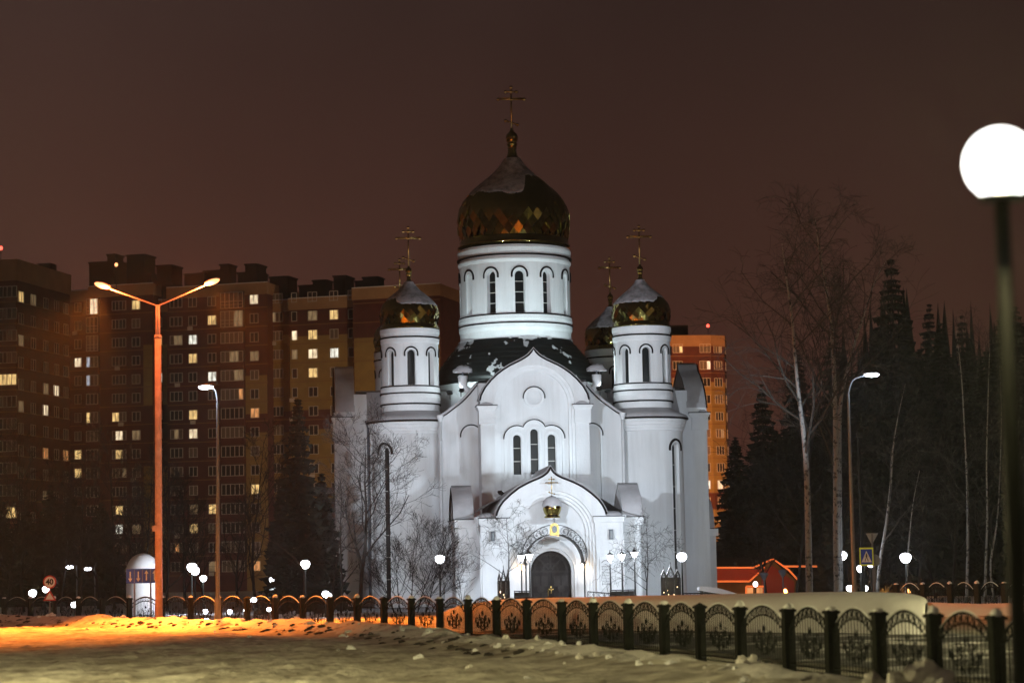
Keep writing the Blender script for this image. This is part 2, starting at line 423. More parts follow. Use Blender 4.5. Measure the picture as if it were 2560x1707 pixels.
# ---- the four arms: wall with curved shoulders, projecting gabled bay
KEEL = [(3.30, 12.32), (3.12, 12.88), (2.60, 13.55), (2.03, 14.05), (1.45, 14.42), (.9, 14.68), (.5, 14.90), (.2, 15.13), (0, 15.42)]
SHO = [(5.72, 11.42), (5.2, 11.72), (4.75, 12.06), (4.3, 12.40), (3.8, 12.90), (3.3, 13.48)]
def rotk(k):
    c, s = ((1, 0), (0, 1), (-1, 0), (0, -1))[k]
    return lambda p: (p[0] * c - p[1] * s, p[0] * s + p[1] * c, p[2])
for k in (0, 1, 3, 2):                      # front, right, left, back
    T = rotk(k); full = k != 2
    sh = spline(SHO, 10); poly = [(-5.72, 0)] + [(-x, z) for x, z in sh] + sh[::-1] + [(5.72, 0)]
    B = MB(T); B.prism(poly, -9.8, -3.2); wall = B.build('arm_wall', 'plaster', church)
    for sg in (-1, 1):
        line = [(sg * x, z) for x, z in sh]; line = line[::-1] if sg > 0 else line
        up = offset(line, .16)
        B = MB(T); B.sheet(up, -9.95, -4.6, 6); B.strip(up, offset(line, .02), -9.95, None, None); B.build('shoulder_snow', 'roof_snow', wall, True)
        B = MB(T); B.tube([(x, -9.9, z) for x, z in offset(line, .0)], .055, 5); B.build('roof_edge', 'flashing', wall)
    # bay
    ko = keel(KEEL, 0, 20, True); ai = arc(0, 12.0, 2.45, 0, 20)
    B = MB(T); B.strip(ko, ai, -12.0, -10.75, -11.4); B.add([(x, -10.75, z) for x, z in ko], [tuple(range(len(ko) - 1, -1, -1))]); bay = B.build('gable_bay', 'plaster', church)
    for r0, r1, y in ((2.46, 2.26, -11.88), (2.27, 2.08, -11.78)):
        B = MB(T); B.strip(arc(0, 12.0, r0, 0, 20), arc(0, 12.0, r1, 0, 20), y, None, y + .2); B.build('archivolt', 'trim', bay)
    f = lambda x, z, d: T((x, -11.62 + d, z))
    B = MB(); wins = []
    for xc, xa, xb, zt in ((-1.08, -2.2, -.57, 10.02), (-.03, -.57, .51, 10.36), (1.02, .51, 2.2, 10.02)):
        wins.append((xc, zt, cell(B, f, 1, 0.2, 11.4, .235, 7.85, zt, .28, 1, xa, xb, xc)))
    B.T = T; B.prism(arc(0, 12.0, 2.2, 11.4, 20), -11.62, -11.3); inner = B.build('bay_wall', 'plaster', bay)
    if full:
        for xc, zt, inn in wins:
            p_ = pane(inn, f, .27, church, 'window', 2)
            B = MB(T); B.strip(arc(xc, zt, .42, 7.6, 14), arc(xc, zt, .30, 7.6, 14), -11.70, -11.62, -11.62); B.build('window_surround', 'trim', p_)
        # trefoil frame over the three windows
        tre = [(-1.86, 7.6), (-1.86, 10.0)] + [(-1.08 - .78 * math.cos(a), 10.0 + .78 * math.sin(a)) for a in [math.pi * i / 16 for i in range(1, 10)]] + \
              [(-.03 - .72 * math.cos(a), 10.42 + .72 * math.sin(a)) for a in [math.pi * i / 16 for i in range(2, 15)]] + \
              [(1.02 + .78 * math.cos(a), 10.0 + .78 * math.sin(a)) for a in [math.pi * i / 16 for i in range(9, 0, -1)]] + [(1.80, 10.0), (1.80, 7.6)]
        B = MB(T); B.strip(offset(tre, .0), offset(tre, -.14), -11.72, -11.62, -11.62); tf = B.build('trefoil_frame', 'trim', bay)
        B = MB(T); B.tube([(x, -11.73, z) for x, z in offset(tre, .03)[1:-1]], .035, 5); B.build('hood_flashing', 'flashing', tf, True)
        # round medallion
        B = MB(T); c_ = [(.0 + .62 * math.cos(a), 12.5 + .62 * math.sin(a)) for a in [2 * math.pi * i / 32 for i in range(33)]]
        c2 = [(.0 + .46 * math.cos(a), 12.5 + .46 * math.sin(a)) for a in [2 * math.pi * i / 32 for i in range(33)]]
        B.strip(c_[::-1], c2[::-1], -11.74, -11.62, -11.62); md = B.build('medallion', 'trim', bay)
        B = MB(T); B.ring((0, -11.73, 12.5), .66, .032, n=20, a0=R(-5), a1=R(185)); B.build('hood_flashing', 'flashing', md, True)
    for sg in (-1, 1):
        x0, x1 = sorted((sg * 2.42, sg * 3.40)); B = MB(T)
        B.box(x0, x1, -12.08, -11.0, 10.9, 11.75); B.box(x0 - .06, x1 + .06, -12.14, -10.9, 11.75, 11.88); B.box(x0 - .12, x1 + .12, -12.2, -10.8, 11.88, 12.0)
        cap = B.build('pier_capital', 'trim', bay)
        B = MB(T); B.box(x0 - .15, x1 + .15, -12.24, -10.8, 12.003, 12.045); B.build('ledge_flashing', 'flashing', cap)
        B = MB(T); B.blob(((x0 + x1) / 2, -11.75, 12.04), .56, .40, .26, 12, 5, 1., .08); B.build('snow_heap', 'roof_snow', cap, True)
        # half-hidden blind niche beside the bay
        if full:
            B = MB(T); B.strip(arc(sg * 3.72, 10.35, .62, 1., 14), arc(sg * 3.72, 10.35, .50, 1., 14), -9.88, -9.8, -9.8); nf = B.build('niche_frame', 'trim', wall)
            B = MB(T); B.ring((sg * 3.72, -9.88, 10.35), .66, .04, n=16, a0=R(-8), a1=R(188)); B.build('hood_flashing', 'flashing', nf, True)
    kl = keel(KEEL, 0, 24)
    up = offset(kl, .13); B = MB(T); B.sheet(up, -11.92, -10.7, 3); B.strip(up, offset(kl, .0), -11.92, None, None); B.strip(up, offset(kl, .0), -10.7, None, None); B.build('gable_snow', 'roof_snow', bay, True)
    B = MB(T); B.tube([(x, -12.02, z) for x, z in offset(kl, .02)], .055, 5); B.build('roof_edge', 'flashing', bay, True)
    B = MB(T); B.sheet(spline([(-3.35, 13.60), (-2.2, 13.78), (0, 13.85), (2.2, 13.78), (3.35, 13.60)], 12), -10.6, -4.4, 4); B.build('roof_snow', 'roof_snow', wall, True)
    B = MB(T); B.box(-3.3, 3.3, -10.75, -9.8, 0, 13.48); B.build('bay_back_wall', 'plaster', wall)
    # downpipes at the ends of the wall
    if full:
        for sg in (-1, 1):
            x = sg * 5.62
            B = MB(T); B.tube([(x, -9.92, 11.5), (x, -9.92, .5)], .085, 8)
            for z in (2.5, 5, 7.5, 10): B.tube([(x, -9.92, z), (x, -9.92, z + .07)], .11, 8)
            B.lathe([(.09, 11.2), (.2, 11.5), (.2, 11.62)], 10, x, -9.92); B.build('downpipe', 'pole_grey' if k else 'trim', church, True)
    # gutter heads standing beside the gable
    if k == 0:
        for sg in (-1, 1):
            x = sg * 4.15
            B = MB(T); B.tube([(x, -9.3, 14.05), (x, -9.3, 13.5), (x - sg * .12, -9.3, 13.25), (x - sg * .5, -9.3, 13.05)], [.30, .27, .24, .2], 12)
            gh = B.build('gutter_head', 'trim', church, True)
            B = MB(T); B.blob((x, -9.3, 14.28), .62, .5, .42, 14, 5, 1., .12); B.build('snow_heap', 'roof_snow', gh, True)
            B = MB(T); B.tube([(x, -9.3, 13.9), (x, -9.3, 14.3)], .05, 6); B.build('bracket', 'pole_grey', gh)

# ---- crossing roof under the drum: dark scales with torn snow
B = MB(); B.lathe([(5.35, 12.4), (5.35, 14.2)], 64); B.build('crossing_wall', 'plaster', church, True)
PED = [(5.3, 14.1), (5.62, 14.15), (5.35, 14.75), (5.0, 15.35), (4.6, 15.9), (4.15, 16.45), (3.8, 16.85), (3.75, 17.0)]
B = MB(); B.lathe(PED, 64); ped = B.build('crossing_roof', 'roof_metal', church, True)
PS = spline(PED, 90); n = 420; B = MB(); vs = []; keep = []
for j, (r, z) in enumerate(PS):
    for i in range(n):
        a = 2 * math.pi * i / n; vs.append(((r + .05) * math.sin(a), -(r + .05) * math.cos(a), z + .03))
for j in range(90):
    for i in range(n):
        a = 2 * math.pi * i / n; r, z = PS[j]
        q = noise.noise(Vector((r * math.sin(a) * .75 + 4.2, r * math.cos(a) * .75, z * .9))) + .55 * noise.noise(Vector((r * math.sin(a) * 2.6, r * math.cos(a) * 2.6 + 7, z * 2.6)))
        q += .30 * noise.noise(Vector((r * math.sin(a) * 6, r * math.cos(a) * 6, z * 6))) + .55 * max(0, (z - 16.1)) + .16 * math.exp(-((z - 14.5) ** 2) / .3) - .05
        if q > .54: keep.append((j * n + i, j * n + (i + 1) % n, (j + 1) * n + (i + 1) % n, (j + 1) * n + i))
B.add(vs, keep); B.build('roof_snow', 'roof_snow', ped, True)
# roof scales (rows of lozenges, slightly raised)
B = MB()
for j in range(9):
    z = 14.2 + j * .30; r = next(p[0] for p in PS if p[1] >= z) + .02
    B.lathe([(r, z), (r + .045, z - .01), (r + .02, z + .05)], 64)
stuff(B.build('roof_scales', 'roof_metal', ped))
# drum
DR = 3.64
B = MB(); inns = []
for k in range(12):
    f = cylmap(0, 0, DR, R(30 * k)); inns.append((f, cell(B, f, math.pi * DR / 12, 18.5, 22.3, .31, 18.62, 21.05, .42)))
drum = B.build('drum_wall', 'plaster', church, True)
for f, inn in inns:
    o = pane(inn, f, .40, church, 'window', 3)
    hood(o, f, .50, 21.10)
    B = MB(); B.strip(arc(0, 21.08, .46, 18.6, 14), arc(0, 21.08, .40, 18.6, 14), 0, None, None)
    S_ = MB(); S_.add([f(x, z, -.03) for x, y, z in B.v], B.f); S_.build('window_surround', 'trim', o)
bands(church, 0, 0, [
    [(3.64, 16.7), (3.66, 17.5), (3.74, 17.7), (3.74, 17.96), (3.6, 17.96)], [(3.60, 18.0), (3.70, 18.02), (3.76, 18.25), (3.74, 18.5), (3.6, 18.52)],
    [(3.60, 21.9), (3.66, 21.95), (3.74, 22.1), (3.74, 22.2), (3.6, 22.22)], [(3.6, 22.22), (3.62, 22.46), (3.72, 22.6), (3.76, 22.9), (3.70, 23.06), (3.4, 23.1)]],
    [(3.80, 17.98), (3.72, 18.56), (3.80, 22.42)])
def main_snow(th):
    d = (th + math.pi) % (2 * math.pi) - math.pi
    base = 2.95 if d < .12 else 2.95 + min(1, (d - .12) / .25) * 1.25
    if d < -1.9: base = 2.6
    return base + .16 * noise.noise(Vector((d * 4, 3.1, 0))) + .10 * noise.noise(Vector((d * 13, 9, 0))) + (.0 if d > .2 else -.25 * math.exp(-((d + .15) / .35) ** 2))
dome(0, 0, 23.75, 1.0, 36, True, main_snow, 3)

# ---- corner towers with turrets
for sx_, sy_ in ((-1, -1), (1, -1), (-1, 1), (1, 1)):
    cx, cy_ = sx_ * 7.3, sy_ * 7.35; front = sy_ < 0
    th = math.atan2(sx_, -sy_)            # diagonal outward
    TR = 2.42; B = MB(); f = cylmap(cx, cy_, TR, th)
    inn = cell(B, f, .9, 0, 10.5, .36, .35, 9.42, .34, 3)
    a0 = th + .9 / TR; seg = 2 * math.pi - 1.8 / TR; m = 30
    B.add([cylmap(cx, cy_, TR, a0 + seg * i / m)(0, z, 0) for z in (0, 10.5) for i in range(m + 1)], [(i, i + 1, m + 2 + i, m + 1 + i) for i in range(m)])
    tw = B.build('corner_tower', 'plaster', church, True)
    if front:
        o = pane(inn, f, .33, church, 'window', 6); hood(o, f, .56, 9.42, .12, .07)
        B = MB(); B.strip(arc(0, 9.42, .50, .3, 14), arc(0, 9.42, .40, .3, 14), 0, None, None)
        S_ = MB(); S_.add([f(x, z, -.035) for x, y, z in B.v], B.f); S_.build('window_surround', 'trim', o)
    bands(tw, cx, cy_, [[(2.42, 10.5), (2.48, 10.55), (2.48, 10.68), (2.54, 10.7), (2.54, 10.86), (2.60, 10.9), (2.60, 11.08), (2.66, 11.1), (2.66, 11.26), (2.2, 11.26)]], [(2.80, 11.34)], 40)
    B = MB(); B.lathe([(2.78, 11.37), (2.74, 11.52), (2.3, 11.72), (1.9, 11.95), (1.7, 12.05)], 40, cx, cy_); B.build('ledge_snow', 'roof_snow', tw, True)
    # turret
    B = MB(); inns = []; TU = 1.78
    for k in range(8):
        f = cylmap(cx, cy_, TU, R(45 * k)); inns.append((f, cell(B, f, math.pi * TU / 8, 13.5, 16.2, .25, 13.58, 15.50, .30, 2)))
    B.build('turret_wall', 'plaster', church, True)
    for f, inn in inns:
        o = pane(inn, f, .29, church, 'window')
        hood(o, f, .40, 15.52, .16, .045)
        B = MB(); B.strip(arc(0, 15.5, .37, 13.56, 12), arc(0, 15.5, .31, 13.56, 12), 0, None, None)
        S_ = MB(); S_.add([f(x, z, -.025) for x, y, z in B.v], B.f); S_.build('window_surround', 'trim', o)
    bands(church, cx, cy_, [
        [(1.78, 11.6), (1.80, 12.38), (1.5, 12.4)], [(1.72, 12.42), (1.84, 12.5), (1.88, 12.8), (1.84, 13.06), (1.6, 13.06)], [(1.74, 13.1), (1.82, 13.14), (1.87, 13.3), (1.82, 13.48), (1.6, 13.5)],
        [(1.76, 16.15), (1.82, 16.25), (1.84, 16.5), (1.76, 16.54)], [(1.76, 16.56), (1.80, 16.72), (1.86, 16.86), (1.86, 17.1), (1.6, 17.14)]],
        [(1.90, 12.42), (1.92, 13.09), (1.86, 13.52), (1.88, 16.56)], 40)
    def sn(th, s_=sx_, q=sy_):
        d = (th + math.pi) % (2 * math.pi) - math.pi; d = d * (-s_)
        base = 2.35 if d > -.35 else 2.35 + min(1, (-.35 - d) / .35) * .8
        return base + .14 * noise.noise(Vector((d * 5, s_ * 3, q * 2))) + .09 * abs(math.sin(d * 11))
    dome(cx, cy_, 17.40, .50, 28, False, sn, 11 + sx_ + 3 * sy_)

# ---- entrance porch
PK = [(3.12, 5.16), (2.98, 5.55), (2.62, 6.05), (1.85, 6.68), (1.2, 7.02), (.7, 7.22), (.35, 7.40), (.12, 7.60), (0, 7.85)]
B = MB(); B.box(-4.75, 4.75, -19.2, -10.3, 0, 5.0); pw = B.build('porch_wall', 'plaster', church)
ko = keel(PK, 0, 24, True); ai = arc(0, 4.05, 2.50, 0, 24)
B = MB(); B.strip(ko, ai, -20.5, -11.0, -19.7); pf = B.build('porch_front', 'plaster', church)
for r0, r1, y in ((2.51, 2.33, -20.38), (2.34, 2.16, -20.26), (2.17, 1.99, -20.14)):
    B = MB(); B.strip(arc(0, 4.05, r0, 0, 24), arc(0, 4.05, r1, 0, 24), y, None, y + .2); B.build('archivolt', 'trim', pf)
# inner face with the doorway
f = lambda x, z, d: (x, -20.0 + d, z)
B = MB(); dinn = cell(B, f, 2.05, 0.0, 6.1, 1.30, 0.02, 2.0, .75, 1)
B.build('portal_wall', 'plaster', pf)
for r0, r1, y, y2 in ((1.60, 1.46, -20.12, -20.0), (1.46, 1.30, -20.06, -20.0)):
    B = MB(); B.strip(arc(0, 2.0, r0, 0, 20), arc(0, 2.0, r1, 0, 20), y, y2, y2); B.build('portal_moulding', 'trim', pf)
B = MB(); B.strip(arc(0, 2.0, 1.30, 0, 20), arc(0, 2.0, 1.16, 0, 20), -19.72, None, -19.4); B.build('portal_moulding', 'trim', pf)
# door
B = MB(); B.prism(arc(0, 2.0, 1.2, 0.0, 20), -19.45, -19.35); door = B.build('door', 'wood_door', church)
B = MB()
for r0, r1 in ((.46, .36), (.98, .86)):
    B.strip([( -r0 * math.cos(math.pi * i / 20), 2.05 + r0 * math.sin(math.pi * i / 20)) for i in range(21)],
            [( -r1 * math.cos(math.pi * i / 20), 2.05 + r1 * math.sin(math.pi * i / 20)) for i in range(21)], -19.51, -19.45, -19.45)
for a in (45, 90, 135):
    c, s = math.cos(R(a)), math.sin(R(a)); p = [(.12 * c - .05 * s, 2.05 + .12 * s + .05 * c), (.12 * c + .05 * s, 2.05 + .12 * s - .05 * c), (1.12 * c + .05 * s, 2.05 + 1.12 * s - .05 * c), (1.12 * c - .05 * s, 2.05 + 1.12 * s + .05 * c)]
    B.prism(p, -19.52, -19.45)
B.box(-1.18, 1.18, -19.52, -19.45, 1.93, 2.05)
B.build('fanlight_tracery', 'wood_panel', door)
for sg in (-1, 1):
    B = MB(); x0, x1 = sorted((sg * .06, sg * 1.1))
    B.box(x0, x1, -19.50, -19.45, .15, 1.9); lf = B.build('door_leaf', 'wood_door', door)
    xm = (x0 + x1) / 2
    for (a, b, z0, z1) in ((x0 + .12, xm - .05, 1.15, 1.75), (xm + .05, x1 - .12, 1.15, 1.75), (x0 + .12, xm - .05, .3, .8), (xm + .05, x1 - .12, .3, .8)):
        B = MB(); B.box(a, b, -19.53, -19.50, z0, z1); B.build('door_panel', 'wood_panel', lf)
    B = MB(); B.lathe([(0, -.035), (.2, -.03), (.2, 0), (0, 0)], 14); B.v = [(xm + a, -19.50 + c, 1.0 + b) for a, b, c in B.v]; B.build('door_panel', 'wood_panel', lf)
B = MB(); B.tube([(-.0, -19.56, .75), (-.0, -19.56, 1.12)], .025); B.tube([(-.1, -19.56, 1.0), (.1, -19.56, 1.0)], .02)
for p in ((0, 1.14), (-.1, 1.), (.1, 1.), (0, .95)): B.blob((p[0], -19.56, p[1]), .06, .03, .06)
B.tube([(-.18, -19.56, .6), (-.18, -19.56, .95)], .02); B.build('door_handle', 'gold_dull', door)
# piers of the porch front
for sg in (-1, 1):
    x0, x1 = sorted((sg * 2.5, sg * 4.0)); B = MB(); B.box(x0, x1, -20.52, -18.5, 0, 4.0); B.box(x0 - .04, x1 + .04, -20.58, -18.45, 4.0, 4.7); B.box(x0 - .12, x1 + .12, -20.66, -18.4, 4.7, 5.02)
    pr = B.build('porch_pier', 'plaster', church)
    B = MB(); B.box(x0 - .15, x1 + .15, -20.70, -18.4, 5.023, 5.065); B.build('ledge_flashing', 'flashing', pr)
    B = MB(); B.blob(((x0 + x1) / 2 + sg * .25, -19.7, 5.06), .72, .8, .30, 14, 5, 1., .08); B.build('snow_heap', 'roof_snow', pr, True)
    # speaker box and downpipe
    xs = sg * 3.35; B = MB(); B.box(xs - .1, xs + .1, -20.78, -20.58, 3.75, 4.25); B.box(xs - .115, xs + .115, -20.80, -20.56, 4.25, 4.30); sp = B.build('wall_speaker', 'pole_grey', church)
    B = MB(); B.box(xs - .07, xs + .07, -20.795, -20.78, 3.8, 4.2); B.build('grille', 'sign_back', sp)
    xd = sg * 4.15; B = MB(); B.lathe([(.08, 4.75), (.2, 5.0), (.2, 5.12)], 10, xd, -19.9)
    B.tube([(xd, -19.9, 4.9), (xd, -19.9, 4.3), (xd - sg * .1, -20.45, 3.9), (xd - sg * .1, -20.6, 3.6), (xd - sg * .1, -20.6, .3)], .075, 8); B.build('downpipe', 'trim', church, True)
    # side gable with barrel roof
    xo = sg * 5.35
    SK = [(1.75, 5.0), (1.68, 5.45), (1.35, 6.0), (.8, 6.4), (.35, 6.62), (0, 6.9)]
    kk = keel(SK, 0, 14, True)
    Ts = lambda p, s_=sg: (p[1] * s_, -16.9 + p[0], p[2])      # (x, y, z) -> gable faces sideways
    B = MB(Ts); B.prism(kk, 5.35, 4.3); sg_ = B.build('side_gable', 'plaster', church)
    kr = keel(SK, 0, 18); B = MB(Ts); B.sheet(offset(kr, .14), 5.45, 4.28, 3); B.strip(offset(kr, .14), offset(kr, 0), 5.45, None, None); B.build('gable_snow', 'roof_snow', sg_, True)
    B = MB(Ts); B.tube([(x, 5.45, z) for x, z in offset(kr, .0)], .045, 5); B.build('roof_edge', 'flashing', sg_)
    B = MB(); xa, xb = sorted((sg * 4.0, sg * 5.5)); B.box(xa, xb, -19.3, -14.4, 5.0, 5.045); B.build('ledge_flashing', 'flashing', sg_)
    B = MB(); B.box(xa, sg * 5.42 if sg > 0 else xb, -19.25, -14.5, 4.55, 5.0) if sg > 0 else B.box(sg * 5.42, xb, -19.25, -14.5, 4.55, 5.0); B.build('cornice', 'trim', sg_)
    B = MB(); xa, xb = sorted((sg * 4.2, sg * 5.2)); B.box(xa, xb, -19.05, -14.7, 0, 4.6); B.build('wing_wall', 'plaster', sg_)
# porch roof snow: barrel over the front, soft slopes beside it
kr = keel(PK, 0, 26); B = MB(); B.sheet(offset(kr, .14), -20.42, -11.9, 8); B.strip(offset(kr, .14), offset(kr, 0), -20.42, None, None); B.build('gable_snow', 'roof_snow', pf, True)
B = MB(); B.tube([(x, -20.55, z) for x, z in offset(kr, .02)], .06, 5); B.build('roof_edge', 'flashing', pf, True)
for sg in (-1, 1):
    sl = [(sg * 5.35, 5.08), (sg * 4.6, 5.25), (sg * 3.9, 5.55), (sg * 3.3, 5.95), (sg * 2.7, 6.25)]; sl = sl if sg < 0 else sl[::-1]
    B = MB(); B.sheet(spline(sl, 12), -19.1, -12.1, 6); B.build('roof_snow', 'roof_snow', pw, True)
# small gilded dome on a bracket over the arch
B = MB(); B.lathe([(.02, 4.98), (.44, 5.0), (.46, 5.06), (.36, 5.12), (.45, 5.25), (.52, 5.45), (.52, 5.62), (.45, 5.8), (.3, 6.0), (.1, 6.12)], 28, 0, -20.95); kd = B.build('portal_dome', 'gold', church, True)
B = MB(); B.lathe([(.44, 4.88), (.40, 4.98), (.02, 5.0)], 24, 0, -20.95); B.build('bracket', 'trim', kd)
B = MB(); vs = []; n = 24
for i in range(n):
    a = 2 * math.pi * i / n
    for j in range(7):
        z = 5.62 + .05 * math.sin(a * 5) + (6.2 - 5.62) * j / 6; r = .58 * math.sqrt(max(0.0, 1 - ((z - 5.6) / .62) ** 2)) + (.0 if j else -.03); vs.append((r * math.cos(a), -20.95 + r * math.sin(a), z))
B.add(vs, [(i * 7 + j, ((i + 1) % n) * 7 + j, ((i + 1) % n) * 7 + j + 1, i * 7 + j + 1) for i in range(n) for j in range(6)]); B.build('snow_cap', 'roof_snow', kd, True)
cross(church, 0, -20.95, 6.15, 1.12, 'gold_dull').scale = (1, 1, 1)
# wrought-iron canopy round the door
CZ, CR = 2.42, 1.92
def cp(r, a, y): return (-r * math.cos(a), y, CZ + r * math.sin(a))
B = MB(); m = 28; B.add([cp(1.62, math.pi * i / m, y) for y in (-21.9, -20.6) for i in range(m + 1)] + [cp(1.66, math.pi * i / m, y) for y in (-21.9, -20.6) for i in range(m + 1)],
                        [(i, i + 1, m + 2 + i, m + 1 + i) for i in range(m)] + [(2 * m + 2 + i, 3 * m + 3 + i, 3 * m + 4 + i, 2 * m + 3 + i) for i in range(m)])
cn = B.build('door_canopy', 'iron', church, True)
B = MB()
for rr in (1.64, 2.16): B.tube([cp(rr if rr < 2 else 1.64 + .52 * (math.sin(math.pi * (i / m)) ** .55 if 0 < i < m else 0), math.pi * i / m, -21.92) for i in range(m + 1)], .024, 5)
B.build('arch_bar', 'iron', cn)
for i in range(13):
    a = math.pi * (i + .9) / 14.8
    wdt = .52 * math.sin(a) ** .55; r = 1.64 + wdt / 2; c = cp(r, a, -21.92)
    if abs(a - math.pi / 2) < .16: continue
    B = MB(); q = wdt * .46
    B.ring(c, q, .014, n=14); B.ring((c[0] + .05, c[1], c[2]), q * .55, .012, n=12, a0=0, a1=4.6); B.ring((c[0] - q * .25, c[1], c[2] - q * .2), q * .25, .012, n=8); B.build('scroll', 'iron', cn)
for sg in (-1, 1):
    B = MB(); B.tube([(sg * 1.64, -21.92, 0), (sg * 1.64, -21.92, CZ + .02)], .045, 8); B.blob((sg * 1.64, -21.92, CZ), .09, .09, .09); B.build('canopy_post', 'iron', cn)
B = MB(); B.prism([(-.26, 3.98), (.26, 3.98), (.26, 4.42)] + [(.26 * math.cos(R(a)), 4.42 + .26 * math.sin(R(a))) for a in range(20, 180, 20)] + [(-.26, 4.42)], -22.0, -21.94); ic = B.build('icon_plaque', 'gold_dull', cn)
B = MB(); B.lathe([(0, .02), (.13, .02), (.15, 0)], 18); B.v = [(a, -22.0 - c, 4.33 + b * 1.35) for a, b, c in B.v]; B.build('icon', 'sign_back', ic)
B = MB(); B.tube([(0, -21.95, 4.68), (0, -21.95, 5.2)], .018); B.tube([(-.14, -21.95, 5.08), (.14, -21.95, 5.08)], .016); B.tube([(-.07, -21.95, 5.15), (.07, -21.95, 5.15)], .014); B.tube([(-.09, -21.95, 4.92), (.09, -21.95, 4.86)], .014); B.build('cross', 'iron', cn)
# door sconces
for sg in (-1, 1):
    s_ = thing('wall_sconce', 'warm glowing lantern on the porch wall %s of the church door' % ('left' if sg < 0 else 'right'), 'lantern', (CH_LOC[0], CH_LOC[1], 0), CH_YAW, 'lanterns beside the door')
    x, y = sg * 1.75, -20.28
    B = MB(); B.lathe([(.04, 2.05), (.09, 2.12), (.11, 2.35), (.06, 2.42)], 10, x, y); B.build('glass', 'glow_warm', s_)
    B = MB(); B.lathe([(.13, 2.42), (.02, 2.55)], 10, x, y); B.tube([(x, y, 2.5), (x, -20.02, 2.5)], .02); B.build('bracket', 'iron', s_)
    lamp('POINT', 'sconce_light', (x, y - .12, 2.2), 22, (1., .72, .45), s_, size=.1)
# lettered notice beside the door
B = MB(); rnd = random.Random(5)
B.ring((3.0, -20.64, 2.32), .24, .012, n=12, a0=R(25), a1=R(155))
for i in range(13):
    z = 2.22 - i * .085; x = 2.78
    while x < 3.2:
        l_ = rnd.uniform(.03, .09); B.box(x, min(x + l_, 3.24), -20.606, -20.60, z, z + .028); x += l_ + .022
B.build('wall_lettering', 'sign_black', church)
B = MB(); B.box(2.68, 3.32, -20.60, -20.52, 1.0, 2.75); B.build('notice_board', 'trim', church)

# ---- side vestibules on the left and right arms
for sg in (-1, 1):
    VK = [(1.9, 4.6), (1.8, 5.1), (1.45, 5.7), (.9, 6.15), (.4, 6.4), (0, 6.75)]
    Ts = lambda p, s_=sg: (p[1] * s_, p[0], p[2])
    B = MB(Ts); B.prism(keel(VK, 0, 16, True), 12.45, 11.0); ve = B.build('side_vestibule', 'plaster', church)
    kr = keel(VK, 0, 18); B = MB(Ts); B.sheet(offset(kr, .14), 12.55, 11.2, 4); B.strip(offset(kr, .14), offset(kr, 0), 12.55, None, None); B.build('gable_snow', 'roof_snow', ve, True)
    for q in (-1, 1): B = MB(Ts); B.box(*sorted((q * 1.4, q * 2.2)), 11.8, 12.75, 4.1, 4.55); B.build('pier_capital', 'trim', ve)
    for q in (-1, 1): B = MB(Ts); B.box(*sorted((q * 1.35, q * 2.25)), 11.8, 12.8, 4.553, 4.6); B.build('ledge_flashing', 'flashing', ve)
    B = MB(Ts); B.box(-2.1, 2.1, 11.8, 12.6, 0, 4.1); B.build('vestibule_wall', 'plaster', ve)
    B = MB(); B.lathe([(.3, 6.75), (.36, 6.9), (.42, 7.15), (.3, 7.45), (.1, 7.6)], 18, sg * 12.2, -.0); kd = B.build('vestibule_dome', 'gold', ve, True)
    B = MB(); B.blob((sg * 12.2, 0, 7.3), .40, .40, .42, 12, 5, 1.); B.build('snow_cap', 'roof_snow', kd, True)
# ================================================================== assumed, unseen floodlights of the church
def chw(x, y, z):
    c, s = math.cos(CH_YAW), math.sin(CH_YAW); return Vector((CH_LOC[0] + x * c - y * s, CH_LOC[1] + x * s + y * c, z))
def floodlight(pos, target, power, color, label, cone=70, blend=.6, size=.25, stand=True):
    pos = Vector(pos); t = thing('floodlight', label, 'floodlight', pos, 0, 'assumed floodlights of the church')
    d = (Vector(target) - pos); q = d.to_track_quat('-Z', 'Y'); m = q.to_matrix()
    B = MB(lambda p: m @ Vector(p)); B.box(-.17, .17, -.12, .12, .0, .12); B.box(-.12, .12, -.09, .09, .12, .18); B.build('housing', 'iron', t)
    B = MB(lambda p: m @ Vector(p)); B.box(-.15, .15, -.10, .10, -.012, -.002); B.build('lens', 'glow_white', t)
    if stand: B = MB(); B.tube([(0, 0, 0), (0, 0, -.45)], .025, 6); B.build('bracket', 'iron', t)
    off = d.normalized() * .06
    lamp('SPOT', 'assumed_flood_beam', off, power, color, t, Vector(target) - pos, cone, blend, size)
    return t
COLD = (.75, .88, 1.0)

# ================================================================== ground
FENCE_PX = [(2286, 34.3), (2143, 36.6), (2017, 38.9), (1908, 41.2), (1809, 43.6), (1699, 46.6), (1607, 49.4), (1525, 52.0), (1442, 54.6), (1362, 57.4), (1290, 60.2), (1210, 63.6),
            (1140, 66.8), (1075, 70), (1010, 73.2), (945, 76.2), (882, 79), (820, 81.6), (758, 84), (695, 86.4), (632, 88.8), (568, 91.2), (503, 93.6), (438, 96), (372, 98.3), (297, 101), (235, 103.4),
            (180, 105.6), (124, 108), (70, 110.4), (10, 113), (-50, 115.6)]
FPTS = [Vector((at(u, 1390, d).x, d)) for u, d in FENCE_PX]
FPTS = [FPTS[0] + (FPTS[0] - FPTS[1]) * k for k in (2, 1)] + FPTS
def fence_dist(x, y):
    """signed distance to the fence line, positive on the camera's side"""
    best = 1e9; sg = 1
    for a, b in zip(FPTS, FPTS[1:]):
        d = b - a; t = max(0., min(1., ((x - a.x) * d.x + (y - a.y) * d.y) / d.length_squared)); q = a + d * t
        r = math.hypot(x - q.x, y - q.y)
        if r < best: best = r; sg = 1 if (d.x * (y - a.y) - d.y * (x - a.x)) > 0 else -1
    return best * sg
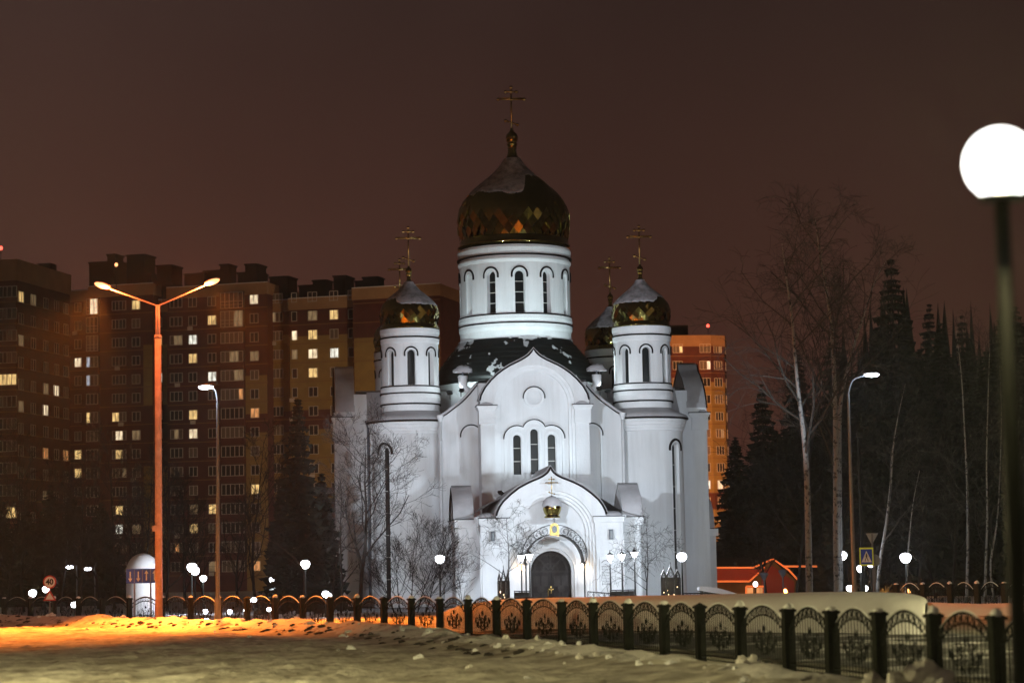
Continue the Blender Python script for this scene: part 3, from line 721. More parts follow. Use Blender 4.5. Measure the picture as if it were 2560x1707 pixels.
def fbm(x, y, s, o=4):
    v = 0; a = 1
    for i in range(o): v += a * noise.noise(Vector((x * s, y * s, 3.7 * i))); a *= .5; s *= 2.1
    return v
def height(x, y):
    d = fence_dist(x, y)
    h = .05 * fbm(x, y, .25, 3)
    # ploughed berm in front of the fence
    near = max(0., min(1., (75 - y) / 30.))
    bw = 1.0 + .1 * near; bc = 2.0 - .3 * near
    b = math.exp(-((d - bc) / bw) ** 2)
    bh = .40 - .24 * near + .12 * fbm(x, y, .35, 2)
    h += b * bh + b * .16 * fbm(x + 9, y, 1.1, 4)
    if d > bc: # trodden, rutted road snow
        k = min(1., (d - bc) / 3.); h += k * (.05 * fbm(x * .6, y, .9, 4) + .09 * abs(fbm(x + 40, y * .8, 1.9, 3)) + .04 * fbm(x, y + 17, 4.0, 2) + .02 * math.sin((x * .35 + y) * 2.1 + 1.5 * fbm(x, y, .1, 2)))
    elif d < 0: h += .05 * fbm(x, y, .8, 3) + .12 * min(1., -d / 2)
    return h
X0, X1, Y0, Y1 = -36., 20., 30., 118.
def axis(a, b, n): return [a + (b - a) * i / n for i in range(n + 1)]
B = MB(); xs = axis(X0, X1, 330); ys = [Y0 + (Y1 - Y0) * (i / 480) ** 1.25 for i in range(481)]
ZZ = {}
vs = []
for j, y in enumerate(ys):
    for i, x in enumerate(xs):
        edge = min(1., (x - X0) / 3, (X1 - x) / 3, (y - Y0) / 2, (Y1 - y) / 3)
        vs.append((x, y, height(x, y) * max(0, edge) - .03 * (1 - max(0, edge))))
n = len(xs); B.add(vs, [(j * n + i, j * n + i + 1, (j + 1) * n + i + 1, (j + 1) * n + i) for j in range(len(ys) - 1) for i in range(n - 1)])
road = struct(B.build('snowy_road', 'road_snow', None, True))
road.data.materials.append(MATS['berm_snow'])
for pl_ in road.data.polygons:
    c_ = pl_.center
    if c_.z > .17: pl_.material_index = 1
B = MB(); B.add([(-700, -90, -.02), (700, -90, -.02), (700, 900, -.02), (-700, 900, -.02)], [(0, 1, 2, 3)])
B.v = [(x, y, -.06) for x, y, z in B.v]; struct(B.build('ground', 'snow'))

# loose clods along the berm
rnd = random.Random(21); B = MB(); D_ = MB()
for k in range(150):
    i = rnd.randrange(len(FPTS) - 1); t = rnd.random(); p = FPTS[i].lerp(FPTS[i + 1], t); d = (FPTS[i + 1] - FPTS[i]).normalized(); nrm = Vector((-d.y, d.x))
    off = rnd.gauss(2.1, .6) if rnd.random() < .8 else rnd.uniform(.8, 6)
    if off < .5: continue
    q = p + nrm * off; near = max(0, (60 - q.y) / 26); s = rnd.uniform(.03, .10) * (1 - .15 * near) * (1.7 if rnd.random() < .10 else 1)
    (B if rnd.random() < .62 else D_).blob((q.x, q.y, height(q.x, q.y) + s * .05), s * rnd.uniform(.8, 1.6), s * rnd.uniform(.8, 1.4), s * rnd.uniform(.6, 1.1), 7, 5, 0, .38)
o = B.build('snow_clods', 'snow'); stuff(o); tag(o, 'pale lumps of ploughed snow strewn along the roadside berm', 'snow lumps')
o = D_.build('ice_clods', 'berm_snow'); stuff(o); tag(o, 'dirty dark lumps of ice scattered over the roadside berm', 'ice lumps')
D3 = MB()
for k in range(150):
    i = rnd.randrange(9, len(FPTS) - 1); t = rnd.random(); p = FPTS[i].lerp(FPTS[i + 1], t); d = (FPTS[i + 1] - FPTS[i]).normalized(); q = p + Vector((-d.y, d.x)) * rnd.gauss(2.9, .35)
    s = rnd.uniform(.03, .075); D3.blob((q.x, q.y, height(q.x, q.y)), s * rnd.uniform(1.2, 3), s * 1.2, s * .8, 7, 4, 0, .4)
o = stuff(D3.build('dirt_clods', 'dirt')); tag(o, 'dark frozen dirt clods dotting the orange-lit snow berm', 'dirt clods')
# a tall jagged heap near the right end of the fence
for (u, v, d, sc_, lb) in ((2105, 1530, 33.0, .42, 'jagged heap of ploughed snow beneath the right end of the fence'), (1720, 1505, 42.6, .22, 'knee-high crumbly snow lump below the middle of the right-hand fence')):
    p = at(u, v, d); B = MB(); q = random.Random(int(u))
    for k in range(16):
        r = q.uniform(.15, .42) * sc_; B.blob((q.gauss(0, .40) * sc_ * 1.5, q.gauss(0, .3) * sc_, q.uniform(0, .6) * sc_), r * 1.3, r, r * 1.1, 7, 5, 0, .25)
    t = B.build('snow_heap', 'berm_snow'); t.location = (p.x, p.y, height(p.x, p.y)); tag(t, lb, 'snow heap')

# snow bank behind the fence: long, flat-topped, rounded at its right end
top = [(1005, 1412, 80), (1040, 1396, 79), (1075, 1386, 78), (1120, 1380, 77), (1230, 1376, 75), (1400, 1372, 72), (1600, 1368, 69), (1800, 1364, 66), (1950, 1362, 63.5), (2060, 1366, 61.5), (2110, 1374, 60.5), (2126, 1386, 60)]
TP = [at(*t) for t in top]; line = spline([(p.x, p.y, p.z) for p in TP], 90); B = MB(); vs = []
cs = [(-1.75, -.10), (-1.45, .25), (-1.2, .55), (-.95, .80), (-.6, .93), (0, 1.0), (1.5, 1.02), (3.0, 1.0), (4.2, .8), (5, -.1)]
m = len(cs)
for i, (x, y, z) in enumerate(line):
    z = max(z, .1); t = i / 90
    for j, (o_, h_) in enumerate(cs):
        wob = .09 * fbm(x * 1.0 + j, y + o_ * 2, .9, 3) if j < 5 else .02 * fbm(x, o_, .7, 2)
        sw = o_ * min(1, .25 + 4 * min(t, 1 - t)); vs.append((x + .25 * sw, y + sw + (wob if j < 5 else 0), z * h_ + wob * .6))
B.add(vs, [(i * m + j, (i + 1) * m + j, (i + 1) * m + j + 1, i * m + j + 1) for i in range(90) for j in range(m - 1)])
struct(B.build('snow_bank', 'snow', None, True))
# second low bank further right, bluish in the shade
B = MB(); vs = []
for i in range(41):
    t = i / 40; x = 15 + 22 * t; y = 84 - 5 * t
    for j, (o_, h_) in enumerate(cs): vs.append((x, y + o_ * .8, max(-.05, h_ * (.55 + .2 * fbm(x, y, .4, 3)) + .06 * fbm(x * 2, o_ * 2, 1, 2))))
B.add(vs, [(i * m + j, (i + 1) * m + j, (i + 1) * m + j + 1, i * m + j + 1) for i in range(40) for j in range(m - 1)])
struct(B.build('snow_bank', 'snow', None, True))

# dark trodden path between fence and bank
B = MB(); vs = []; nn = 0
for i in range(0, 17):
    d = (FPTS[min(i + 1, len(FPTS) - 1)] - FPTS[max(i - 1, 0)]).normalized(); nrm = Vector((d.y, -d.x))
    for o_ in (1.0, 2.4, 4.0, 5.8, 7.6, 9.5):
        q = FPTS[i] + nrm * o_; vs.append((q.x, q.y, height(q.x, q.y) + .06))
B.add(vs, [(i * 6 + j, i * 6 + j + 1, (i + 1) * 6 + j + 1, (i + 1) * 6 + j) for i in range(16) for j in range(5)])
struct(B.build('path', 'path_asphalt', None, True))

# ================================================================== fence
fence = thing('park_fence', 'low dark iron fence with arched panels and stone posts along the road', 'fence', (FPTS[10].x, FPTS[10].y, 0))
F0 = Vector((FPTS[10].x, FPTS[10].y, 0))
PH = 1.2
PB = MB(); PB.box(-.1, .1, -.1, .1, -.3, PH - .08); PB.add([(-.1, -.1, PH - .55), (.1, -.1, PH - .55), (.1, -.103, PH - .5), (-.1, -.103, PH - .5)], [(0, 1, 2, 3)])
post_me = PB.mesh('post', 'post_stone')
CB = MB(); CB.box(-.13, .13, -.13, .13, PH - .08, PH - .03); CB.add([(-.12, -.12, PH - .03), (.12, -.12, PH - .03), (.12, .12, PH - .03), (-.12, .12, PH - .03), (0, 0, PH + .05)], [(0, 1, 4), (1, 2, 4), (2, 3, 4), (3, 0, 4)])
cap_me = CB.mesh('post_cap', 'post_stone')
snow_mes = []
for q in range(4):
    S_ = MB(); S_.blob((random.uniform(-.02, .02), random.uniform(-.02, .02), PH + .0), .10, .10, .05 + .02 * q, 9, 5, .8, .12); snow_mes.append(S_.mesh('snow_cap', 'snow', True))
def fz(p): return max(-.05, height(p.x, p.y) * .4)
def fence_run(pts, parent, org):
    for i, p in enumerate(pts):
        d = pts[min(i + 1, len(pts) - 1)] - pts[max(i - 1, 0)]; rz = math.atan2(d.y, d.x)
        o = link('post', post_me, parent); o.location = Vector((p.x, p.y, 0)) - org; o.rotation_euler.z = rz
        c = link('post_cap', cap_me, o)
        if i % 5 != 3 or i < 6: s_ = link('snow_cap', snow_mes[i % 4], o)
    for i, (a, b) in enumerate(zip(pts, pts[1:])):
        d = b - a; L = d.length - .2; rz = math.atan2(d.y, d.x); mid = (a + b) / 2
        fr = MB(); bars = MB(); orn = MB(); arcs = MB(); h0, h1 = .80, 1.22; nseg = 12
        def az(t, drop=0): return h0 + (h1 - h0) * math.sin(math.pi * t) ** .75 - drop
        for drop, r in ((0, .024), (.17, .018)):
            fr.tube([(-L / 2 + L * k / nseg, 0, az(k / nseg, drop)) for k in range(nseg + 1)], r, 4)
        for q_ in (-1, 1): fr.tube([(q_ * L / 2, 0, .04), (q_ * L / 2, 0, az(0) + .01)], .018, 4)
        fr.tube([(-L / 2, 0, .14), (L / 2, 0, .14)], .02, 4); fr.tube([(-L / 2, 0, .05), (L / 2, 0, .05)], .016, 4)
        P = fr.build('panel_frame', 'fence_green', parent); P.location = Vector((mid.x, mid.y, 0)) - org; P.rotation_euler.z = rz
        nb = max(8, int(L / .145))
        for k in range(1, nb):
            t = k / nb; x = -L / 2 + L * t; bars.tube([(x, 0, .05), (x, 0, az(t, .17))], .011, 4, False)
        stuff(bars.build('bars', 'fence_green', P))
        na = 9
        for k in range(na):
            t = (k + .5) / na; x = -L / 2 + L * t; arcs.ring((x, 0, az(t, .085)), .068, .013, n=8, k=3)
            if k: arcs.tube([(x - L / na / 2, 0, az(k / na, .17)), (x - L / na / 2, 0, az(k / na))], .016, 3)
        stuff(arcs.build('arch_rings', 'fence_green', P))
        for (x, z, r) in ((-.28, .62, .13), (.28, .62, .13), (-.45, .44, .11), (.45, .44, .11), (0, .52, .14), (-.16, .36, .09), (.16, .36, .09), (0, .78, .08), (-.62, .56, .08), (.62, .56, .08)):
            k = L / 2.5; orn.ring((x * k, -.015, z), r, .010, n=9, k=3); orn.ring((x * k + .02, -.02, z), r * .45, .012, n=6, k=3)
        for sg in (-1, 1):
            orn.tube([(sg * .05, -.02, .28), (sg * .22, -.02, .42), (sg * .2, -.02, .6), (sg * .42, -.02, .74)], .013, 4); orn.tube([(sg * .3, -.02, .34), (sg * .55, -.02, .5), (sg * .66, -.02, .66)], .012, 4)
        orn.build('scrollwork', 'fence_green', P)
        # rime lying on the arch
        S_ = MB(); S_.tube([(-L / 2 + L * k / nseg, 0, az(k / nseg) + .022) for k in range(1 + i % 3, nseg - (i % 2))], .018, 4)
        S_.build('snow_line', 'snow', P)


fence_run(FPTS, fence, F0)
FP2 = [Vector((at(u, 1390, 92 - (u - 2100) * .012).x, 92 - (u - 2100) * .012)) for u in range(2060, 2420, 62)]
fence2 = thing('park_fence', 'distant dark iron fence at the foot of the right wood', 'fence', (FP2[0].x, FP2[0].y, 0)); fence_run(FP2, fence2, Vector((FP2[0].x, FP2[0].y, 0)))

# tall LED lamps with assumed floodlight beams for the church
def led_lamp(u_head, v_head, u_top, v_top, u_base, D, label, lit_target, power, sgn, cone=32):
    b = at(u_base, 1400, D); tp = at(u_top, v_top, D) - Vector((b.x, b.y, 0)); hd = at(u_head, v_head, D) - Vector((b.x, b.y, 0)); tp.y = hd.y = 0
    t = thing('street_lamp', label, 'street lamp', (b.x, b.y, 0), 0, 'white street lamps on tall poles')
    B = MB(); B.tube([(0, 0, 0), (tp.x, 0, tp.z)], [.09, .05], 10); B.tube([(0, 0, 0), (0, 0, 1.2)], [.13, .12], 10); B.build('pole', 'pole_grey', t)
    B = MB(); m = (tp + hd) / 2 + Vector((-(hd.x - tp.x) * .25, 0, .18)); B.tube(spline([tuple(tp), tuple(m), tuple(hd)], 8), .032, 8); B.build('arm', 'pole_grey', t)
    B = MB(); s = 1 if hd.x > tp.x else -1; B.blob((hd.x + .1 * s, hd.y, hd.z + .05), .34, .13, .07, 12, 6); h = B.build('lamp_head', 'pole_grey', t, True)
    B = MB(); B.blob((hd.x + .12 * s, hd.y - .03, hd.z - .02), .30, .14, .08, 12, 6); B.build('lens', 'glow_led', h, True)
    pos = Vector((b.x, b.y, 0)) + hd + Vector((0, .1, -.35)); tg = chw(*lit_target) - Vector((b.x, b.y, 0))
    lo = pos - Vector((b.x, b.y, 0))
    lamp('SPOT', 'lamp_beam', lo, power, COLD, t, tg, cone, .5, .3)
    lamp('POINT', 'lamp_light', hd + Vector((.12 * s, -.05, -.25)), 180, COLD, t, size=.2)
    return t
led_lamp(480, 888, 500, 925, 500, 90, 'tall white street lamp rising behind the fence before the apartment blocks', (0, -12, 8), 45000, 1)
led_lamp(1995, 860, 1948, 905, 1964, 91, 'tall white street lamp beside the birches and the crossing sign', (0, -12, 8), 9000, -1)
for sg, nm in ((-1, 'left'), (1, 'right')):  # assumed roof floodlights, unseen, read off the glow on gable, turrets and drum
    floodlight(chw(sg * 2.3, -14.2, 6.75), chw(-sg * .4, -12, 12.5), 260, (.72, .90, 1.), 'assumed floodlight on the snowy porch roof, %s of its ridge' % nm, 120, .8)
    floodlight(chw(sg * 4.3, -9.6, 13.2), chw(sg * 7.3, -7.4, 15.6), 110, (.76, .93, .95), 'assumed floodlight on the roof shoulder lighting the %s front turret' % nm, 130, .8)
    floodlight(chw(sg * 4.9, -8.4, 13.15), chw(sg * .6, -3.0, 19.5), 1600, (.72, .95, .96), 'assumed floodlight among the roofs under the %s side of the drum' % nm, 120, .8)

t = floodlight((16.5, 109.8, 8.2), chw(0, -12, 8), 15000, COLD, 'added unseen floodlight on a dark pole behind the right tall lamp', 56, .4, .3, False)  # added floodlight and pole, placed to cast the bay's side shadows
B = MB(); B.tube([(0, .1, -8.2), (0, .1, -.05)], [.10, .06], 10); B.build('pole', 'pole_dark', t)
# ================================================================== lamps
def sodium():
    D = 97.; b = at(365, 1400, D); o = Vector((b.x, b.y, 0))
    t = thing('double_street_lamp', 'tall double-armed street lamp glowing orange on a thick pole', 'street lamp', o)
    tp = at(365, 700, D) - o; cl = at(365, 772, D) - o
    B = MB(); B.tube([(0, 0, 0), (0, 0, cl.z)], [.16, .135], 14); B.build('pole', 'pole_sodium_tint', t, True)
    B = MB(); B.tube([(0, 0, cl.z - .1), (0, 0, cl.z + .05)], [.15, .15], 14); B.tube([(0, 0, cl.z), (0, 0, tp.z)], [.10, .085], 12); B.build('upper_pole', 'pole_sodium_tint', t, True)
    B = MB(); z = (at(365, 1213, D) - o).z; B.box(-.24, -.02, -.2, -.12, z - .12, z + .12); B.build('box', 'pole_sodium_tint', t)
    for (u, v, s) in ((235, 656, -1), (487, 648, 1)):
        h = at(u, v, D) - o; h.y = 0
        B = MB(); B.tube([(0, 0, tp.z - .05), tuple(h - Vector((s * .32, 0, .14)))], .032, 8); arm = B.build('arm', 'pole_sodium_tint', t)
        dr = Vector((s * .93, 0, .36 if s > 0 else -.28)).normalized(); dr = Vector((s * .94, 0, .30))
        B = MB(); B.blob((0, 0, 0), .36, .17, .12, 12, 7); tl = math.atan2(dr.z, dr.x) if s > 0 else math.atan2(dr.z, -dr.x)
        def rot(p, q=tl * (1 if s > 0 else -1)): return (p[0] * math.cos(q) - p[2] * math.sin(q), p[1], p[0] * math.sin(q) + p[2] * math.cos(q))
        hv = B.v; B.v = [tuple(Vector(rot(p)) + h + Vector((0, .04, .05))) for p in hv]; hd = B.build('lamp_head', 'pole_sodium_tint', arm, True)
        B = MB(); B.v = [tuple(Vector(rot((p[0] * .96, p[1], p[2]))) + h + Vector((0, -.03, 0))) for p in hv]
        src = MB(); src.blob((0, 0, 0), .36, .17, .12, 12, 7); B.f = src.f; B.build('lens', 'glow_sodium', arm, True)
        lamp('SPOT', 'sodium_light', h + Vector((s * .05, -.1, -.25)), 76000 if s < 0 else 84000, (1., .225, .022), t, h + Vector((s * (5.0 if s < 0 else 8.5), -8.5 if s < 0 else -5.0, -14)), 90 if s < 0 else 86, .7, .25)
        lamp('POINT', 'sodium_glow', h + Vector((-s * .35, -.3, -.40)), 1000, (1., .20, .05), t, size=.15)
    return t
sodium()
def globe_lamp(x, y, label, power, hgt=4.40):
    t = thing('globe_lamp', label, 'globe lamp', (x, y, 0), 0, 'globe lamps beside the road')
    prof = [(.12, hgt - .20), (.19, hgt - .125)] + [(.225 * math.cos(R(a)), hgt + .225 * math.sin(R(a))) for a in range(-30, 91, 6)]
    B = MB(); B.lathe(prof, 40); B.build('globe', 'glow_globe', t, True)
    B = MB(); B.lathe([(.0, hgt - .235), (.14, hgt - .23), (.15, hgt - .205), (.0, hgt - .2)], 24); B.build('collar', 'pole_dark', t)
    B = MB(); B.tube([(0, 0, 0), (0, 0, hgt - .22)], [.062, .048], 16); B.tube([(0, 0, 0), (0, 0, .8)], [.10, .08], 16); B.build('pole', 'pole_dark', t, True)
    lamp('POINT', 'globe_light', (0, 0, hgt), power, (1., .86, .40), t, size=.24)
    return t
g = at(2297, 376, 14.0); globe_lamp(g.x, 14.0, 'big glowing white globe lamp on a dark post in the foreground', 2500, g.z)
globe_lamp(16.2, 50, 'added unseen globe lamp on a dark post past the right end of the fence', 60000)  # added out of view to light the snow bank and fence caps
globe_lamp(-15, 37, 'added unseen globe lamp on a dark post at the near left roadside', 105000)  # added out of view to brighten the foreground road snow

def lantern_post(u, v, D, label, h=.36):
    p = at(u, v, D); t = thing('lantern_post', label, 'lantern', (p.x, p.y, 0), 0, 'black lantern posts before the church door'); z = p.z
    B = MB(); B.tube([(0, 0, 0), (0, 0, .7), (0, 0, .72), (0, 0, z - .28)], [.07, .065, .045, .035], 8); B.lathe([(.06, z - .3), (.03, z - .24), (.09, z - .18)], 10); B.build('post', 'iron', t)
    B = MB(); B.lathe([(.09, z - .18), (.17, z + .06), (.19, z + .10), (.0, z + .16)], 12); B.build('glass', 'glow_white', t, True)
    B = MB(); B.lathe([(.20, z + .10), (.08, z + .2), (.02, z + .26), (.03, z + .32), (.0, z + .40)], 12); B.build('cap', 'iron', t)
    lamp('POINT', 'lantern_light', (0, -.25, z), 300, (.85, .9, 1.), t, size=.12)
for u, v, D, lb in ((1197, 1280, 122, 'black lantern post left of the church door, farther of the pair'), (1216, 1277, 120, 'black lantern post just left of the church door, nearer of the pair'),
                    (1401, 1279, 121, 'black lantern post nearest the door of the three on its right'), (1428, 1277, 122, 'middle black lantern post of the three right of the church door'),
                    (1457, 1272, 120, 'black lantern post farthest right of the three beside the door')): lantern_post(u, v, D, lb)
def park_lamp(u, v, D, label, power=60, size=1., color=(.85, .9, 1.), glow='glow_white'):
    p = at(u, v, D); t = thing('park_lamp', label, 'park lamp', (p.x, p.y, 0), 0, 'white park lamps'); z = p.z
    if z > .7:
        B = MB(); B.tube([(0, 0, 0), (0, 0, z - .1 * size)], [.05, .035], 8); B.build('pole', 'pole_dark', t)
    else:
        B = MB(); B.tube([(0, 0, -.1), (0, 0, max(.05, z - .1))], .06, 8); B.build('stem', 'iron', t)
    B = MB(); B.lathe([(.07 * size, z - .17 * size), (.15 * size, z - .11 * size), (.20 * size, z), (.19 * size, z + .10 * size), (.10 * size, z + .17 * size), (.0, z + .175 * size)], 12); B.build('glass', glow, t, True)
    B = MB(); B.lathe([(.12 * size, z + .174 * size), (.0, z + .26 * size)], 10); B.build('cap', 'iron', t)
    if power: lamp('POINT', 'park_light', (0, -.35, z), power, color, t, size=.15)
for a in ((1010, 1284, 118, 'square-headed park lamp in front of the bare bush left of the door', 60, 1.25), (1566, 1279, 116, 'square-headed park lamp above the right glass lantern case', 60, 1.25),
          (441, 1303, 130, 'brightest park lamp right of the thick orange pole, upper of two', 320, 1.4), (448, 1311, 126, 'park lamp just below the brightest one right of the orange pole', 0, 1.2),
          (467, 1328, 135, 'smaller park lamp near the foot of the left tall lamp pole', 200, 1.), (628, 1332, 125, 'park lamp left of the big spruce', 260, 1.1), (701, 1296, 118, 'park lamp shining in front of the big spruce', 260, 1.2),
          (748, 1364, 104, 'low park lamp left of the church corner, upper of two', 60, .8), (754, 1369, 104, 'low park lamp left of the church corner, lower of two', 0, .8),
          (1934, 1276, 112, 'park lamp between the two thick birch trunks', 200, 1.2), (2001, 1293, 110, 'park lamp right of the pedestrian crossing sign', 0, 1.1), (1977, 1306, 116, 'park lamp under the pedestrian crossing sign', 100, 1.), 
          (2080, 1281, 108, 'park lamp farthest right among the trees', 240, 1.3), (1952, 1351, 120, 'small pink-white light low at the foot of the second birch', 0, .9), (1987, 1351, 122, 'small white light low beneath the crossing sign', 0, .8),
          (572, 1377, 104, 'low stand-in light behind the fence, left one of the upper pair', 40, .62), (584, 1377, 104, 'low stand-in light behind the fence, right one of the upper pair', 0, .62), (566, 1402, 100, 'low stand-in light behind the fence under the upper pair', 0, .6),  # added low lamps stand in for light reflections behind the fence
          (528, 1405, 101, 'lone low stand-in light behind the fence left of the pairs', 40, .6), (472, 1404, 102, 'low stand-in light behind the fence by the left tall lamp pole', 40, .6), (474, 1424, 101, 'lowest stand-in light behind the fence by the left tall lamp pole', 0, .55),
          (618, 1399, 99, 'faint low stand-in light behind the fence left of a bright one', 0, .5), (632, 1399, 99, 'low stand-in light behind the fence below the park lamp', 0, .6),
          (170, 1388, 112, 'low white stand-in light behind the fence below the double lamps at far left', 0, .8), (210, 1420, 110, 'lowest white stand-in light behind the fence at far left', 40, .9), (75, 1362, 118, 'white light left of the speed limit sign', 60, 1.), (105, 1353, 120, 'white light just below the speed limit sign', 0, .9)):
    park_lamp(*a)
for (u, v, D, lb) in ((160, 1302, 160, 'distant white street lamp head above the far left parking, left one'), (202, 1306, 165, 'distant white street lamp head above the far left parking, right one'), (2066, 1204, 190, 'distant white light shining through the trees above the right park lamps')):
    p = at(u, v, D); t = thing('far_street_lamp', lb, 'street lamp', (p.x, p.y, 0)); B = MB(); B.tube([(.5, 0, 0), (.5, 0, p.z + .1), (0, 0, p.z + .15)], .05, 6); B.build('pole', 'pole_grey', t)
    B = MB(); B.blob((0, 0, p.z), .26, .15, .12, 10, 5); B.build('lamp_head', 'glow_white', t)
for (u, v, D, lb, g_) in ((1803, 1358, 160, 'small orange lamp at the end of the low red-roofed building', 'glow_sodium'), (2088, 1355, 150, 'small orange light at the foot of the right trees', 'glow_sodium'), (2013, 1358, 150, 'tiny orange light between the park lamps on the right', 'glow_sodium'), (1735, 1341, 168, 'small white lamp on the wall of the low red-roofed building', 'glow_white'), (2273, 1332, 170, 'small light far right among the trunks', 'glow_warm')):
    p = at(u, v, D); t = thing('garden_lamp', lb, 'lamp', (p.x, p.y, 0)); B = MB(); B.tube([(0, 0, 0), (0, 0, p.z)], .04, 6); B.build('post', 'iron', t); B = MB(); B.blob((0, -.05, p.z), .17, .12, .19, 8, 5); B.build('glass', g_, t)
    if g_ == 'glow_sodium': lamp('POINT', 'garden_light', (0, -.4, p.z + .1), 420, (1., .35, .08), t)
for (u, v) in ((1798, 1318), (1755, 1325)):
    p = at(u, v, 150); t = thing('unlit_lamp', 'unlit grey park lamp %s' % ('right of the low red-roofed building' if u > 1790 else 'in front of the gable of the low building'), 'park lamp', (p.x, p.y, 0)); B = MB(); B.tube([(0, 0, 0), (0, 0, p.z)], .05, 6); B.build('pole', 'pole_grey', t); B = MB(); B.lathe([(.08, p.z - .2), (.3, p.z + .2), (.26, p.z + .28), (0, p.z + .33)], 6); B.build('head', 'pole_grey', t)

# ================================================================== glass candle cases, railings by the door
def candle_case(u, D, wpx, label):
    p = at(u, 1370, D); t = thing('candle_case', label, 'glass case', (p.x, p.y, 0), R(4), 'glass cases before the church'); k = wpx / (FPX * 2352 / 2560 / D) / 2
    s = k / .55; H0, H1 = .30, 1.55
    for i, (x, hw, top_) in enumerate(((-.38 * s, .14 * s, 1.98), (0, .22 * s, 2.18), (.38 * s, .14 * s, 1.98))):
        B = MB()
        for q in (-1, 1): B.box(x + q * hw - .025, x + q * hw + .025, -.12, -.06, 0, H1)
        B.box(x - hw, x + hw, -.12, -.06, H1 - .04, H1 + .03); B.box(x - hw, x + hw, -.12, -.06, H0 - .05, H0)
        B.strip([(x - hw, H1), (x - hw, H1 + .15), (x, top_), (x + hw, H1 + .15), (x + hw, H1)], [(x - hw + .06, H1), (x - hw + .06, H1 + .13), (x, top_ - .14), (x + hw - .06, H1 + .13), (x + hw - .06, H1)], -.12, .12, .1)
        B.tube([(x, -.1, top_ - .05), (x, -.1, top_ + .16)], .014); B.ring((x, -.12, H1 + .18), hw * .45, .014, n=10)
        fr = B.build('frame', 'iron', t)
        B = MB(); B.box(x - hw + .03, x + hw - .03, -.09, -.08, H0, H1 - .04); B.build('pane', 'pane_dark', fr)
    B = MB(); B.box(-.54 * s, .54 * s, -.14, .3, 0, H0 - .06); B.build('base', 'iron', t)
    B = MB(); rr = random.Random(u)
    for q in range(7): B.blob((rr.uniform(-.4, .4) * s, -.10, rr.uniform(.5, 1.1)), .018, .018, .03, 6, 4)
    B.build('candle_flame', 'glow_warm', t)
candle_case(1157, 117, 28, 'dark three-gabled glass candle case left of the church door')
candle_case(1541, 117, 46, 'dark three-gabled glass candle case right of the porch')
def railing(u0, v0, u1, v1, D, label, solid=False):
    a, b = at(u0, v0, D), at(u1, v1, D); t = thing('railing', label, 'railing', (a.x, a.y, 0)); n = max(3, int((b - a).length / .28)); d = b - a
    B = MB(); B.tube([(0, 0, a.z), (d.x, d.y, b.z)], .03, 6); B.tube([(0, 0, a.z - .28), (d.x, d.y, b.z - .28)], .02, 6); B.build('rails', 'iron', t)
    for k in range(n + 1):
        q = k / n; B = MB(); B.tube([(d.x * q, d.y * q, -.1), (d.x * q, d.y * q, a.z + (b.z - a.z) * q)], .02, 5); B.build('baluster', 'iron', t)
        if k < n and not solid: B = MB(); B.ring((d.x * (q + .5 / n), 0, a.z + (b.z - a.z) * (q + .5 / n) - .14), .10, .012, n=8, k=3); B.build('ring', 'iron', t)
    if solid:
        B = MB(); B.box(0.02, d.x - .02, .03, .05, .3, min(a.z, b.z) - .05); B.build('panel', 'iron', t)
railing(1350, 1358, 1401, 1362, 119, 'black iron railing right of the church door')
railing(1401, 1355, 1457, 1354, 120, 'dark panelled railing between the right lantern posts', True)
railing(1181, 1357, 1216, 1357, 120, 'dark panelled railing left of the church door', True)
railing(1570, 1362, 1635, 1362, 112, 'black ring railing right of the candle case')
# snow-covered slanted roof of a small shelter by the right corner
p = at(1645, 1358, 118); t = thing('snowy_canopy', 'low slanting canopy under thick snow at the church right corner', 'canopy', (p.x, p.y, 0))
B = MB(); B.box(-.75, -.68, 0, 1., 0, .85); B.box(1.0, 1.07, 0, 1., 0, .45); B.build('support', 'iron', t)
B = MB(); B.prism([(-.85, .82), (1.3, .42), (1.3, .47), (-.85, .87)], -.2, 1.2); B.build('roof', 'iron', t)
B = MB(); B.sheet(spline([(-.85, .88), (-.8, 1.06), (0, 1.0), (1.0, .70), (1.3, .48)], 14), -.22, 1.2, 3); B.strip(spline([(-.85, .88), (-.8, 1.06), (0, 1.0), (1.0, .70), (1.3, .48)], 14), spline([(-.85, .87), (-.8, .87), (0, .72), (1., .53), (1.3, .47)], 14), -.22, None, None); B.build('snow', 'snow', t, True)

# ================================================================== road signs
def text_mesh(s, size, m, name, parent, loc):
    cu = bpy.data.curves.new(name, 'FONT'); cu.body = s; cu.size = size; cu.align_x = 'CENTER'; cu.align_y = 'CENTER'; cu.extrude = .004; cu.offset = .012
    tmp = bpy.data.objects.new('tmp', cu); col.objects.link(tmp); dg = bpy.context.evaluated_depsgraph_get()
    me = bpy.data.meshes.new_from_object(tmp.evaluated_get(dg)); bpy.data.objects.remove(tmp); me.materials.clear(); me.materials.append(MATS[m])
    o = link(name, me, parent); o.location = loc; o.rotation_euler = (math.pi / 2, 0, 0); return o
def disc(x, z, r, y, n=28): return [(x + r * math.cos(2 * math.pi * i / n), z + r * math.sin(2 * math.pi * i / n)) for i in range(n)]
p = at(114, 1336, 104); t = thing('speed_limit_sign', 'round red-rimmed 40 speed limit sign above a small triangle', 'road sign', (p.x, p.y, 0)); r = .30
B = MB(); B.tube([(0, .05, 0), (0, .05, p.z + r)], .035, 8); B.build('post', 'pole_grey', t)
B = MB(); B.prism(disc(0, p.z, r, 0), 0, .02); f_ = B.build('rim', 'sign_red', t); B = MB(); B.prism(disc(0, p.z, r * .80, 0), -.006, 0); B.build('face', 'sign_white', f_)
text_mesh('40', .34, 'sign_black', 'numerals', f_, (0, -.012, p.z))
